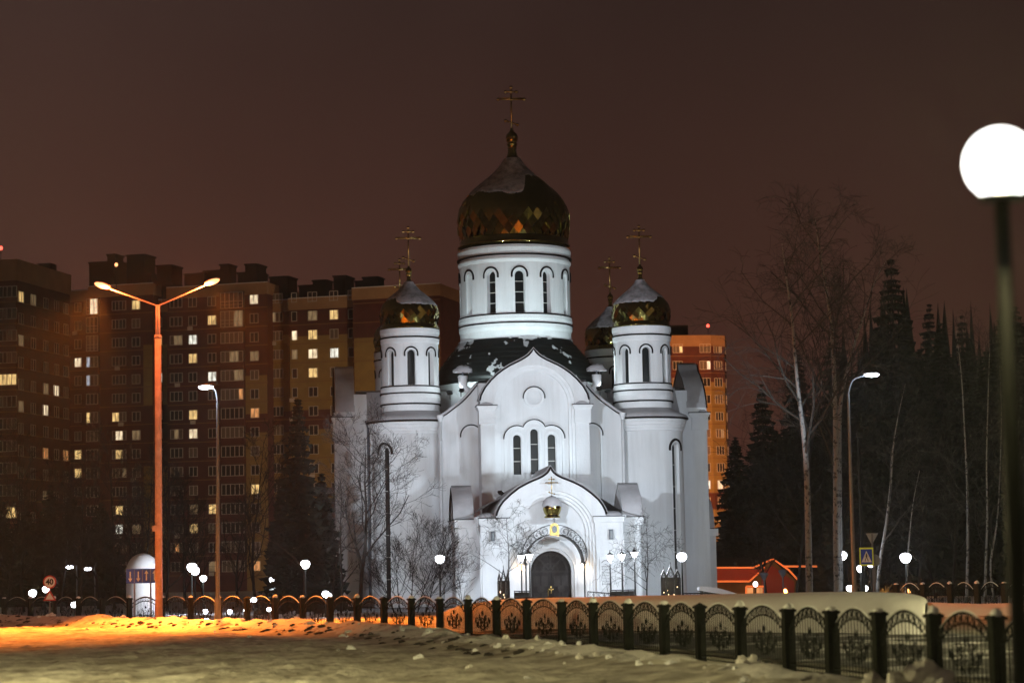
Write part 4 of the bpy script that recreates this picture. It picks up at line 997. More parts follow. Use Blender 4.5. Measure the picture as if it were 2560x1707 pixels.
z = p.z - .62; B = MB(); B.prism([(-.3, z - .22), (.3, z - .22), (0, z + .28)], 0, .02); f_ = B.build('warning_triangle', 'sign_red', t); B = MB(); B.prism([(-.19, z - .16), (.19, z - .16), (0, z + .16)], -.006, 0); B.build('face', 'sign_white', f_)
p = at(327, 1322, 98.4); t = thing('lane_sign', 'wide blue lane sign with white arrows behind the orange pole', 'road sign', (p.x, p.y, 0)); k = 98.4 / 5274.; hw, hh = 37 * k, 16.5 * k
for q in (-.5, .5):
    B = MB(); B.tube([(q * hw, .06, 0), (q * hw, .06, p.z + hh)], .035, 8); B.build('post', 'pole_grey', t)
B = MB(); B.box(-hw, hw, 0, .03, p.z - hh, p.z + hh); f_ = B.build('panel', 'sign_blue', t)
for i in range(4):
    x = -hw + hw * 2 * (i + .5) / 4; dn = i < 2; s = -1 if dn else 1; zc = p.z; B = MB()
    B.box(x - .026, x + .026, -.008, 0, zc - .19, zc + .19); B.prism([(x - .085, zc + s * .10), (x + .085, zc + s * .10), (x, zc + s * .24)][::s], -.010, -.001); B.build('arrow', 'sign_white', f_)
    if i: B = MB(); B.box(x - hw / 4 - .008, x - hw / 4 + .008, -.006, 0, zc - hh + .03, zc + hh - .03); B.build('divider', 'sign_back', f_)
p = at(1977, 1278, 100); t = thing('crossing_sign', 'pedestrian crossing sign with yellow-green border by the tall lamp', 'road sign', (p.x + .25, p.y, 0)); k = 100 / 5230.
x = .0; z = p.z; hw, hh = 15.5 * k * 1.02, 20.5 * k
B = MB(); B.tube([(.28, .06, 0), (.28, .06, z + .98)], .04, 8); B.build('post', 'pole_grey', t)
B = MB(); B.box(-hw, hw, 0, .02, z - hh, z + hh); f_ = B.build('border', 'sign_yellow', t); B = MB(); B.box(-hw + .055, hw - .055, -.006, 0, z - hh + .07, z + hh - .07); b_ = B.build('blue_field', 'sign_blue', f_)
B = MB(); B.prism([(-hw + .08, z - .24), (hw - .08, z - .24), (0, z + .25)], -.010, -.0065); tr_ = B.build('white_triangle', 'sign_white', b_)
B = MB(); B.prism(disc(.0, z + .115, .03, 0, 10), -.014, -.0105); B.prism([(-.035, z + .08), (.03, z + .08), (.025, z - .03), (-.03, z - .03)], -.014, -.0105)
B.prism([(.0, z - .03), (.03, z - .03), (.085, z - .2), (.055, z - .2)], -.014, -.0105); B.prism([(-.03, z - .03), (.0, z - .03), (-.055, z - .2), (-.085, z - .2)], -.014, -.0105)
B.prism([(.025, z + .07), (.035, z + .06), (.085, z - .02), (.07, z - .025)], -.014, -.0105); B.prism([(-.03, z + .07), (-.035, z + .055), (-.08, z + .0), (-.07, z - .012)], -.014, -.0105); B.build('walking_figure', 'sign_black', f_)
q = at(1991, 1237, 100).z
B = MB(); B.prism([(.0, q - .26), (.29, q + .24), (-.25, q + .24)][::-1], 0.1, .12); B.v = [(a + .27, b, c) for a, b, c in B.v]; B.build('triangle_back', 'sign_back', t)
p = at(2009, 1286, 102); t = thing('round_sign', 'grey back of a round road sign right of the crossing sign', 'road sign', (p.x, p.y, 0)); B = MB(); B.prism(disc(0, p.z, .26, 0), .05, .07); B.build('plate', 'sign_back', t); B = MB(); B.tube([(0, 0, 0), (0, 0, p.z + .26)], .035, 8); B.build('post', 'pole_grey', t)
# ================================================================== trees
def rvec(rnd): 
    while True:
        v = Vector((rnd.uniform(-1, 1), rnd.uniform(-1, 1), rnd.uniform(-1, 1)))
        if .05 < v.length < 1: return v.normalized()
def grow(B, rnd, p, d, L, r, lev, maxlev, droop, spread, kids, minr=.006, col_=None):
    n = 4 if lev < 2 else 3; pts = [p.copy()]; rs = [r]; q = p.copy(); dd = d.copy(); step = L / n
    for i in range(n):
        dd = (dd + rvec(rnd) * (.16 + .05 * lev) + Vector((0, 0, -droop * (.25 if lev < 2 else 1.) * (i + 1) / n + (.10 if lev else .0)))).normalized()
        q = q + dd * step; pts.append(q.copy()); rs.append(max(minr, r * (1 - .62 * (i + 1) / n)))
    B.tube(pts, rs, 5 if lev == 0 else (4 if lev == 1 else 3), False)
    if lev >= maxlev: return
    nk = kids[min(lev, len(kids) - 1)]
    for k in range(nk):
        t = rnd.uniform(.25 if lev else .3, 1.0); i = min(int(t * n), n - 1); s = pts[i].lerp(pts[i + 1], t * n - i)
        ax = (pts[i + 1] - pts[i]).normalized(); side = rvec(rnd); side = (side - ax * side.dot(ax)).normalized()
        nd = (ax * (1 - spread * .55) + side * spread + Vector((0, 0, .12))).normalized()
        grow(B, rnd, s, nd, L * rnd.uniform(.42, .68) * (1.1 - .35 * t), max(minr, rs[i] * rnd.uniform(.42, .62)), lev + 1, maxlev, droop, spread, kids, minr)
def bare_tree(name, label, base, h, seed, r0=.12, lean=(0, 0), lev=4, droop=.1, spread=.75, kids=(9, 6, 5, 4), m='bark', cat='tree', group='bare trees', path=None, first=.2, blen=.42, minr=.006, mc=None, bend=0):
    rnd = random.Random(seed); t = thing(name, label, cat, base, 0, group)
    if path is None:
        path = []; q = Vector((0, 0, -.1)); d = Vector((lean[0], lean[1], 1)).normalized(); n = 8
        for i in range(n + 1):
            path.append(q.copy()); d = (d + rvec(rnd) * .10 + Vector((bend * .1, 0, 0))).normalized(); q = q + d * h / n
    n = len(path) - 1; B = MB(); rs = [max(.012, r0 * (1 - .90 * i / n)) for i in range(n + 1)]
    B.tube(path, rs, 8, False); B.build('trunk', m, t, True)
    C = MB()
    for k in range(kids[0]):
        f = first + (1 - first) * (k + rnd.random()) / kids[0]; x = f * n; i = min(int(x), n - 1); s = path[i].lerp(path[i + 1], x - i)
        ax = (path[i + 1] - path[i]).normalized(); a = rnd.uniform(0, 6.28); side = Vector((math.cos(a), math.sin(a), 0))
        nd = (ax * (1 - spread * .5) + side * spread).normalized()
        grow(C, rnd, s, nd, h * blen * (1.15 - .75 * f), rs[i] * .52, 1, lev, droop, spread, (0,) + tuple(kids[1:]), minr)
    C.build('crown', mc or m, t)
    return t
def spruce(label, base, h, rad, seed, bare=.06, group='spruces', dens=1.):
    rnd = random.Random(seed); t = thing('spruce_tree', label, 'tree', base, 0, group)
    B = MB(); B.tube([(0, 0, -.1), (0, 0, h * .5), (0, 0, h * .97)], [h * .014 + .05, h * .008 + .03, .015], 7, False); B.build('trunk', 'bark', t)
    C = MB(); nw = int(58 * dens)
    for k in range(nw):
        f = bare + (1 - bare) * (k + rnd.random() * .8) / nw; z = h * f; L0 = rad * (1 - f) ** .85 * rnd.uniform(.78, 1.12) + .12
        nb = rnd.randint(8, 11); a0 = rnd.uniform(0, 6.28)
        for b in range(nb):
            a = a0 + 6.283 * b / nb + rnd.uniform(-.25, .25); L = L0 * rnd.uniform(.6, 1.12); c, s = math.cos(a), math.sin(a)
            n = max(3, min(9, int(L / .30)))
            for i in range(n):
                u = (i + .6) / n; x = L * u; zz = z - .34 * L * u ** 1.2 + .12 * L * u ** 3; w_ = (.22 + .13 * L * (1 - u)) * rnd.uniform(.7, 1.4); ln = L / n * 1.7
                dz = -rnd.uniform(.15, .5) * (.6 + .35 * L)
                p0 = Vector((c * (x - ln * .5), s * (x - ln * .5), zz + .03)); p1 = Vector((c * (x + ln * .5), s * (x + ln * .5), zz - .12 * ln))
                sd_ = Vector((-s, c, 0)) * w_
                C.add([p0, p1 + sd_ * .3, p0 + (p1 - p0) * .55 + sd_ + Vector((0, 0, dz * .35)), p0 + (p1 - p0) * .55 - sd_ + Vector((0, 0, dz * .35)), p0 + (p1 - p0) * rnd.uniform(.3, .8) + Vector((0, 0, dz))],
                      [(0, 2, 1), (0, 1, 3), (0, 1, 4)])
    C.build('crown', 'needles', t); return t
def gp(u, D): p = at(u, 1400, D); return Vector((p.x, p.y, 0))
def top_h(u, v, D): return at(u, v, D).z
# left of the church
spruce('big dark spruce between the apartment block and the church', gp(688, 124), top_h(683, 912, 124), 2.15, 1)
spruce('second dark spruce close behind the big one, half hidden', gp(742, 134), top_h(740, 1085, 134), 1.7, 2)
spruce('low dark spruce left of the big spruce', gp(645, 140), top_h(648, 1120, 140), 1.3, 3)
bare_tree('bare_tree', 'leafless tree with a forked trunk before the church left tower', gp(824, 114), top_h(850, 1000, 114), 5, .13, (.06, 0), 4, .05, .72, (12, 7, 6, 4), first=.18, blen=.50)
bare_tree('bare_tree', 'thin leaning leafless tree at the church left corner', gp(783, 116), top_h(800, 1080, 116), 8, .07, (.12, 0), 3, .05, .7, (9, 6, 4))
bare_tree('bare_tree', 'slender leafless tree just right of the big spruce', gp(758, 112), top_h(770, 1190, 112), 9, .05, (.08, 0), 3, .1, .7, (8, 5, 4))
for k, (u, top_v, lean) in enumerate(((905, 1250, -.25), (935, 1215, .05), (965, 1225, .2), (1000, 1225, .35), (880, 1275, -.45), (1020, 1290, .55))):
    bare_tree('bare_shrub', 'leafless many-twigged shrub before the church wall, %s of the clump' % ('leftmost but one', 'third from left', 'fourth from left', 'second from right', 'leftmost', 'rightmost')[k], gp(945 + (u - 945) * .55, 113), top_h(u, top_v, 113), 30 + k, .035, (lean, 0), 3, .0, .6, (11, 7, 5), cat='shrub', group='leafless shrubs left of the door', first=.02, blen=.62)
bare_tree('bare_shrub', 'small upright leafless shrub between the clump and the door', gp(1065, 112), top_h(1065, 1310, 112), 40, .02, (0, 0), 2, 0, .45, (10, 5), cat='shrub', group='leafless shrubs left of the door', first=.0, blen=.7)
bare_tree('weeping_tree', 'small weeping tree with hanging twigs left of the door', gp(1168, 116), top_h(1172, 1185, 116), 50, .045, (.06, 0), 3, .42, .9, (12, 7, 5), m='bark_pale', group='weeping trees by the porch', first=.35, blen=.55)
bare_tree('weeping_tree', 'small weeping tree with arching branch right of the porch', gp(1487, 115), top_h(1478, 1205, 115), 53, .045, (-.05, 0), 3, .42, .9, (11, 7, 5), m='bark_pale', group='weeping trees by the porch', first=.2, blen=.62)
o = at(700, 1345, 112); pth = [at(*q) - Vector((o.x, o.y, 0)) for q in ((700, 1400, 112), (698, 1310, 112), (680, 1285, 111.5), (655, 1262, 111), (622, 1240, 110.5), (590, 1222, 110), (560, 1210, 110))]
bare_tree('bent_tree', 'bent bare tree reaching left across the spruce', Vector((o.x, o.y, 0)), 5, 60, .06, m='bark_pale', path=pth, kids=(7, 4, 3), lev=3, blen=.25, droop=.1)
# thin trees before the apartment blocks
rnd = random.Random(77)
spots = [(385, 150, 1060), (425, 160, 1110), (470, 175, 1130), (545, 160, 1150), (590, 150, 1010), (330, 150, 1080), (300, 145, 1150), (262, 160, 1000), (225, 165, 1090), (185, 150, 1050), (140, 160, 1130), (100, 170, 1060), (55, 160, 1120), (15, 170, 1010), (-20, 160, 1090), (640, 165, 1180)]
words = ['behind the orange pole', 'right of the orange pole', 'left of the tall white lamp', 'right of the tall white lamp', 'between the tall white lamp and the big spruce', 'by the blue lane sign', 'over the white rounded pavilion', 'left of the white rounded pavilion', 'left of the pavilion, second', 'above the distant lamp heads', 'right of the speed limit sign', 'behind the speed limit sign', 'left of the speed limit sign', 'near the left edge', 'at the left edge', 'left of the big spruce']
for k, (u, D, tv) in enumerate(spots):
    bare_tree('bare_tree', 'thin dark leafless tree %s before the apartments' % words[k], gp(u, D), top_h(u, tv, D), 80 + k, .11, (rnd.uniform(-.06, .06), 0), 3, .12, .6, (14, 8, 6), group='thin trees before the apartments', first=.12, blen=.36, minr=.011)
for k, (u, D, tv, r, lb) in enumerate(((165, 190, 1130, 3.4, 'dark spruce left of the white pavilion'), (60, 200, 1165, 3.6, 'dark spruce behind the speed limit sign'), (-15, 190, 1105, 3.4, 'dark spruce at the left edge'), (232, 205, 1150, 3.2, 'dark spruce close to the white pavilion'), (115, 210, 1110, 3.2, 'tall dark spruce among the far left trees'))):
    spruce(lb, gp(u, D), top_h(u, tv, D), r, 140 + k, .03, 'dark spruces on the left', .8)
# birches on the right
def birch(label, D, pts, r0, seed, kids=(13, 6, 5), blen=.30, lev=3, first=.25):
    o = at(pts[0][0], pts[0][1], D); o = Vector((o.x, o.y, 0)); path = [at(u, v, D) - o for u, v in pts]; path[0].z = -.1
    path = [Vector(p) for p in spline([tuple(p) for p in path], 18)]
    return bare_tree('birch_tree', label, o, path[-1].z, seed, r0, m='birch', path=path, kids=kids, lev=lev, droop=.30, spread=.72, first=first, blen=blen, group='birches on the right', minr=.008, mc='bark_pale')
birch('thick white birch trunk right of the low red-roofed building', 105, [(1859, 1385), (1857, 1250), (1853, 1090), (1846, 1000), (1836, 920), (1826, 820), (1818, 720), (1806, 640), (1796, 560)], .17, 200, (16, 7, 6), .34)
birch('second thick birch trunk left of the tall street lamp', 108, [(1924, 1385), (1921, 1200), (1921, 1050), (1917, 900), (1912, 780), (1900, 680), (1884, 590), (1872, 500)], .18, 201, (16, 7, 6), .32)
birch('birch stem forking away from the second thick trunk', 108.6, [(1930, 1385), (1928, 1000), (1935, 900), (1960, 800), (1985, 720), (2012, 640), (2035, 600)], .12, 202, (11, 6, 5), .22, 3, .5)
birch('leaning slim birch behind the crossing sign', 112, [(2012, 1385), (2020, 1300), (2036, 1200), (2046, 1110), (2050, 1040), (2062, 960), (2080, 880)], .10, 203, (12, 6, 4), .34)
birch('thin birch by the farthest right park lamp', 112, [(2078, 1385), (2085, 1290), (2090, 1220), (2098, 1150), (2112, 1080)], .06, 204, (10, 5, 4), .3)
birch('slim pale birch trunk among the far right trees', 118, [(2220, 1385), (2223, 1250), (2222, 1130), (2216, 1000), (2208, 860), (2196, 760)], .09, 205, (13, 6, 4), .28)
birch('forked pale birch near the foreground lamp post', 118, [(2262, 1385), (2265, 1280), (2268, 1180), (2266, 1060), (2270, 900), (2274, 780)], .085, 206, (13, 6, 4), .28)
birch('thin leaning birch right of the forked one', 120, [(2285, 1385), (2275, 1300), (2290, 1200), (2297, 1080), (2300, 950), (2296, 840)], .07, 207, (12, 6, 4), .28)
for k, (u, D, tv, r, lb) in enumerate(((2075, 150, 585, 4.6, 'tallest dark spruce right of the tall street lamp'), (2185, 160, 740, 4.4, 'broad dark spruce right of the tallest one'), (2290, 150, 800, 4.6, 'dark spruce behind the foreground lamp post'), (1985, 165, 850, 4.0, 'dark spruce between the birches and the tallest spruce'),
                                   (2360, 150, 700, 4.4, 'dark spruce at the right edge of the picture'), (1795, 185, 985, 4.2, 'dark spruce right of the orange tower block'), (1735, 195, 1110, 3.4, 'low dark spruce overlapping the orange tower block edge'), (1895, 190, 920, 4.4, 'dark spruce behind the two thick birches'), (2130, 175, 800, 4.2, 'dark spruce close behind the tallest one'), (2240, 175, 860, 4.2, 'dark spruce behind the slim pale birch'))):
    spruce(lb, gp(u, D), top_h(u, tv, D), r, 230 + k, .04, 'dark spruces on the right', 1.15)
for k, (u, D, tv) in enumerate(((1760, 150, 1180), (1990, 140, 1150), (2150, 140, 1120), (2190, 135, 1060), (2325, 135, 900), (1830, 150, 700), (2110, 140, 930), (1960, 150, 640))):
    bare_tree('bare_tree', 'thin dark leafless tree in the right wood, %s' % ('nearest the low building', 'behind the crossing sign', 'right of the last park lamp', 'left of the slim pale birch', 'behind the foreground post', 'behind the first thick birch', 'above the last park lamp', 'behind the second thick birch')[k], gp(u, D), top_h(u, tv, D), 260 + k, .10, (rnd.uniform(-.08, .08), 0), 3, .2, .6, (15, 8, 6), group='thin trees in the right wood', first=.15, blen=.34, minr=.011)

for k, (u, D, tv, r) in enumerate(((1700, 205, 1000, 3.6), (1765, 200, 880, 4.2), (1850, 205, 800, 4.6), (1935, 205, 730, 4.6), (2030, 200, 760, 4.6), (2160, 200, 690, 4.8), (2235, 195, 720, 4.8), (2320, 195, 730, 4.8))):
    spruce('dark far spruce in the right wood, %s from the left of the back row' % ('first', 'second', 'third', 'fourth', 'fifth', 'sixth', 'seventh', 'eighth')[k], gp(u, D), top_h(u, tv, D), r, 330 + k, .03, 'back row of dark spruces', 1.1)
# far wood behind everything on the right, one dark mass along the horizon
B = MB(); rnd = random.Random(5)
for k in range(700):
    x = rnd.uniform(29, 105); y = rnd.uniform(215, 262); h = rnd.uniform(15, 27) * (.72 if x < 34 else 1)
    for q in range(9):
        z0 = h * q / 9.5; r = (1 - q / 9.6) ** .8 * rnd.uniform(1.6, 2.6); a0 = rnd.random() * 6; vs = [(x + r * math.cos(a0 + i * 1.047) * rnd.uniform(.6, 1.2), y + r * math.sin(a0 + i * 1.047), z0 - rnd.uniform(0, .8)) for i in range(6)] + [(x, y, z0 + h / 4.5)]
        B.add(vs, [(i, (i + 1) % 6, 6) for i in range(6)])
o = stuff(B.build('far_wood', 'needles')); tag(o, 'far-off dark wood closing the view on the right', 'wood')
# ================================================================== apartment blocks
PANE = {}; WR = random.Random(99)
def pane_mesh(wd, ht, m):
    k = ('p', round(wd, 2), round(ht, 2), m)
    if k not in PANE:
        B = MB(); B.box(-wd / 2, wd / 2, -.03, 0, -ht / 2, ht / 2); PANE[k] = B.mesh('pane', m)
    return PANE[k]
def frame_mesh(wd, ht, lights, rail):
    k = ('f', round(wd, 2), round(ht, 2), lights, rail)
    if k not in PANE:
        B = MB(); t = .075; B.box(-wd / 2, wd / 2, -.12, 0, ht / 2 - t, ht / 2); B.box(-wd / 2, wd / 2, -.16, 0, -ht / 2, -ht / 2 + t)
        for i in range(lights + 1):
            x = -wd / 2 + wd * i / lights; x = min(max(x, -wd / 2 + t / 2), wd / 2 - t / 2); B.box(x - t / 2, x + t / 2, -.12, 0, -ht / 2 + t, ht / 2 - t)
        if rail: B.box(-wd / 2, wd / 2, -.11, 0, -ht * .08, -ht * .08 + .06); B.box(-wd / 2, wd / 2, -.11, 0, -ht * .28, -ht * .28 + .04)
        PANE[k] = B.mesh('window', 'frame_white')
    return PANE[k]
def window(bld, x, y, z, wd, ht, lights, m, rail=False, rz=0.):
    wd = round(wd, 1); ht = round(ht, 1)
    f = link('window', frame_mesh(wd, ht, lights, rail), bld); f.location = (x, y, z); f.rotation_euler.z = rz
    if m.startswith('lit') and lights >= 3:          # only part of a wide window is lit
        a = WR.randrange(lights); k = WR.choice((1, 2)) if lights < 5 else WR.choice((2, 3)); k = min(k, lights - a)
        link('pane', pane_mesh(wd, ht, 'pane_curtain'), f)
        q = link('pane', pane_mesh(round(wd * k / lights, 2), ht, m), f); q.location = (-wd / 2 + wd * (a + k / 2) / lights, -.012, 0)
    else: link('pane', pane_mesh(wd, ht, m), f)
    return f
LIT = {}; WR = random.Random(99)
def lit_near(u, v, lst, rnd, du=13, dv=17):
    for (a, b, m) in lst:
        if abs(a - u) < du and abs(b - v) < dv: return m
    k = rnd.random()
    return 'lit_dim' if k < .05 else ('lit_yellow' if k < .095 else ('pane_curtain' if k < .33 else 'pane_dark'))
# ---- long stepped block on the left (front slightly turned, nearer on the right)
OA = at(443, 1400, 353); OA = (OA.x, OA.y); YA = R(-16.0)
blk = thing('apartment_block', 'long stepped brick apartment block of maroon and ochre floors, many lit windows', 'building', (OA[0], OA[1], 0), YA)
LA = [(363, 702, 'lit_white'), (215, 716, 'lit_cream'), (584, 690, 'lit_cream'), (485, 737, 'lit_yellow'), (443, 782, 'lit_white'), (443, 825, 'lit_yellow'), (487, 866, 'lit_white'), (443, 955, 'lit_yellow'), (443, 998, 'lit_cream'),
      (405, 998, 'lit_dim'), (535, 905, 'lit_orange'), (274, 962, 'lit_yellow'), (274, 1005, 'lit_cream'), (274, 1048, 'lit_yellow'), (718, 722, 'lit_dim'), (767, 720, 'lit_yellow'), (672, 768, 'lit_cream'), (718, 768, 'lit_yellow'), (718, 811, 'lit_cream'),
      (767, 808, 'lit_white'), (672, 811, 'lit_dim'), (215, 838, 'lit_blue'), (180, 838, 'lit_cream'), (274, 1178, 'lit_yellow'), (274, 1221, 'lit_white'), (443, 1218, 'lit_yellow'), (180, 1264, 'lit_orange'), (363, 785, 'lit_yellow'), (363, 872, 'lit_white'),
      (584, 1124, 'lit_yellow'), (584, 1300, 'lit_orange'), (584, 950, 'lit_orange'), (487, 1170, 'lit_yellow'), (535, 737, 'lit_dim'), (535, 865, 'lit_dim'), (215, 880, 'lit_blue'), (142, 1008, 'lit_orange'), (274, 1092, 'lit_dim'), (672, 1078, 'lit_orange'), (672, 1120, 'lit_orange'), (405, 1260, 'lit_orange'), (633, 770, 'pane_curtain'),
      (672, 1250, 'lit_dim'), (487, 1303, 'lit_dim'), (584, 825, 'lit_dim'), (405, 785, 'lit_dim'), (808, 1045, 'lit_dim')]
def pl(u, v, g=0.): return on_plane(u, v, OA, YA, g)
def u_span(u, g): return pl(u, 1000, g)[0]
# (u0, u1, top of parapet v at middle, set-forward g)
SECT = [(150, 205, 668, -1.5), (205, 352, 655, 0.0), (352, 386, 690, -2.2), (386, 616, 655, 0.6), (616, 667, 690, -1.8), (667, 814, 683, 0.3), (814, 1016, 657, 2.2)]
for (u0, u1, vt, g) in SECT:
    x0, x1 = u_span(u0, g), u_span(u1, g); zt = pl((u0 + u1) / 2, vt, g)[1]
    B = MB(); B.box(x0, x1, -g, 14, 0, zt - 1.75); s = B.build('wall_section', 'brick_maroon', blk)
    B = MB(); B.box(x0 - .12, x1 + .12, -g - .15, 14.1, zt - 1.75, zt); B.build('parapet', 'brick_sand', blk)
    B = MB(); B.box(x0 - .1, x1 + .1, -g - .2, -g, zt, zt + .12); B.build('coping_snow', 'snow', blk)
FL = 2.90
ROWV = {}
# ochre fields
def field(u0, u1, v0, v1, g, m='brick_ochre'):
    x0, x1 = u_span(u0, g), u_span(u1, g); za = pl((u0 + u1) / 2, v1, g)[1]; zb = pl((u0 + u1) / 2, v0, g)[1]
    B = MB(); B.box(x0 + .02, x1 - .02, -g - .06, -g + .02, max(za, 0), zb); B.build('brick_field', m, blk)
field(565, 615, 862, 950, .6); field(565, 615, 993, 1380, .6); field(616.5, 666, 770, 945, -1.8); field(616.5, 666, 993, 1380, -1.8); field(667.5, 813, 770, 940, .3); field(667.5, 813, 985, 1380, .3)
field(330, 351, 792, 930, 0.); field(352.5, 385, 792, 930, -2.2); field(330, 351, 1070, 1380, 0); field(352.5, 385, 1070, 1380, -2.2)
field(816, 1014, 772, 1380, 2.2); field(830, 1014, 860, 1380, 2.25)
rnd = random.Random(12)
COLS = [(180, 18, 2, -1.5, 'w'), (215, 30, 3, 0, 'l'), (274, 36, 4, 0, 'w'), (313, 21, 2, 0, 'w'), (364, 20, 2, -2.2, 'w'), (405, 32, 3, .6, 'w'), (443, 21, 2, .6, 'w'), (487, 21, 2, .6, 'w'), (535, 56, 5, .6, 'l'), (584, 21, 2, .6, 'w'),
        (633, 36, 4, -1.8, 'w'), (676, 13, 1, .3, 'w'), (718, 22, 2, .3, 'w'), (767, 21, 2, .3, 'w'), (806, 13, 1, .3, 'w')]
vtop0 = 690.0
k5 = 5230 / 350.
for (u, wp, lights, g, kind) in COLS:
    x, z0 = pl(u, vtop0 + (540 - u) * .046, g)
    for row in range(17):
        z = z0 - row * FL
        if z < 1.0: break
        v = vtop0 + (540 - u) * .046 + row * FL * k5
        if u == 364 and row == 0: pass
        m = lit_near(u, v, LA, rnd); wd = wp / k5; ht = 1.5
        if kind == 'l':
            big = row < (3 if u < 300 else 2)
            ht = 2.5 if big else 1.7
            B = MB(); hw = wd / 2 + .1
            if (u, 'lg', big) not in PANE:
                B.box(-hw, hw, -.55, 0, -ht / 2 - (1.0 if not big else .15), -ht / 2); PANE[(u, 'lg', big)] = B.mesh('balcony', 'brick_maroon')
            o = link('balcony', PANE[(u, 'lg', big)], blk); o.location = (x, -g, z)
            B = MB()
            if (u, 'lc', big) not in PANE:
                B.box(-hw, hw, -.5, 0, -ht / 2, ht / 2 + .1); PANE[(u, 'lc', big)] = B.mesh('loggia_room', 'slab_dark')
            c = link('loggia_room', PANE[(u, 'lc', big)], o)
            window(blk, x, -g - .5, z, wd, ht, lights, m, big)
        else: window(blk, x, -g - .07, z, wd, ht, lights, m)
        if kind == 'w' and rnd.random() < .16:
            if 'ac' not in PANE:
                B = MB(); B.box(-.38, .38, -.32, 0, -.28, .28); B.lathe([(.2, 0), (.2, .01)], 12); PANE['ac'] = B.mesh('air_conditioner', 'frame_white')
            o = link('air_conditioner', PANE['ac'], blk); o.location = (x + rnd.uniform(-.5, .5), -g - .07, z - 1.15)
# floor bands
for (u0, u1, vt, g) in SECT:
    x0, x1 = u_span(u0, g), u_span(u1, g)
    zc = pl((u0 + u1) / 2, vtop0 + (540 - (u0 + u1) / 2) * .046, g)[1]
    for row in range(17):
        z = zc - row * FL - 1.35
        if z < .6: break
        B = MB(); B.box(x0 - .03, x1 + .03, -g - .10, -g, z, z + .13); B.build('floor_band', 'brick_band', blk)
# lift houses and vents on the roof
for (u0, u1, va, g, d) in ((205, 270, 598, -4, 4), (247, 265, 581, -3, 3), (292, 333, 582, -3, 4), (330, 348, 625, -3, 4), (361, 396, 606, -4, 4), (355, 400, 650, -3, 5), (425, 470, 625, -4, 4), (508, 528, 604, -3, 3), (470, 512, 618, -5, 4), (548, 596, 622, -4, 4), (566, 592, 603, -3, 4), (622, 664, 632, -4, 4), (690, 724, 652, -3, 4), (722, 752, 640, -3, 3), (770, 797, 630, -3, 4), (745, 812, 663, -5, 6), (838, 872, 633, -4, 3), (820, 845, 642, -4, 3)):
    x0, x1 = u_span(u0, g), u_span(u1, g); z1 = pl((u0 + u1) / 2, va + 6, g)[1]; B = MB(); B.box(x0, x1, -g, -g + d, 38, z1); B.box(x0 - .15, x1 + .15, -g - .15, -g + d + .15, z1, z1 + .25); B.build('roof_house', 'roof_dark', blk)
for (u, v, lb) in ((267, 608, 'red warning light on the roof of the long apartment block, above the orange lamp'), (75, 632, 'orange warning light on the left block roof'), (2, 570, 'red warning light at the top left edge'), (1626, 748, 'red warning light on the roof of the orange tower block')):
    D = 390 if u > 1000 else (352 if u > 200 else 318); p = at(u, v, D); B = MB(); B.blob((0, 0, 0), .28, .28, .3, 8, 5); o = B.build('warning_light', 'glow_red' if u in (2, 1626) else 'glow_sodium'); o.location = p; B = MB(); B.tube([(0, 0, -.3), (0, 0, -4.0)], .06, 5); B.build('mast', 'roof_dark', o); tag(o, lb, 'warning light', 'roof warning lights')
# ---- block at the left edge
p0 = at(36, 1400, 300); YB = R(-12.7); OB = (p0.x, p0.y)
lb_ = thing('apartment_block', 'dark red brick apartment block cut by the left edge of the picture', 'building', (OB[0], OB[1], 0), YB)
zt = on_plane(20, 596, OB, YB)[1]
B = MB(); B.box(-16, 0, 0, 17.2, 0, zt - 2.8); B.build('wall', 'brick_maroon', lb_); B = MB(); B.box(-16, .15, -.15, 17.3, zt - 2.8, zt); B.build('parapet', 'brick_sand', lb_)
LB = [(70, 684, 'lit_dim'), (42, 686, 'lit_yellow'), (88, 866, 'lit_dim'), (105, 866, 'lit_cream'), (85, 910, 'lit_cream'), (85, 1040, 'lit_orange'), (40, 945, 'lit_dim'), (120, 1008, 'lit_orange')]
for row in range(17):
    z = zt - 4.3 - row * FL
    if z < 1: break
    for u in (8, 28):
        x = on_plane(u, 800, OB, YB)[0]; window(lb_, x, -.05, z, 1.4 if u == 28 else 1.2, 1.5, 2, lit_near(u, 0, [], rnd))
    for y, u in ((1.2, 42), (5.0, 66), (9, 90), (12.5, 106), (15.6, 125)):
        v = 686 + row * 47.5 - (u - 40) * -.12; m = lit_near(u, v, LB, rnd, 10, 22); window(lb_, .05, y, z - .6, 1.5, 1.5, 2, m, False, math.pi / 2)
    B = MB(); B.box(-16, .1, -.1, 0, z - 1.4, z - 1.27); B.box(0, .1, 0, 17.2, z - 1.4, z - 1.27); B.build('floor_band', 'brick_band', lb_)
for (x, y, a, h) in ((-2, 14, 2, 1.2),):
    B = MB(); B.box(x - a / 2, x + a / 2, y - a / 2, y + a / 2, zt, zt + h); B.build('roof_house', 'roof_dark', lb_)
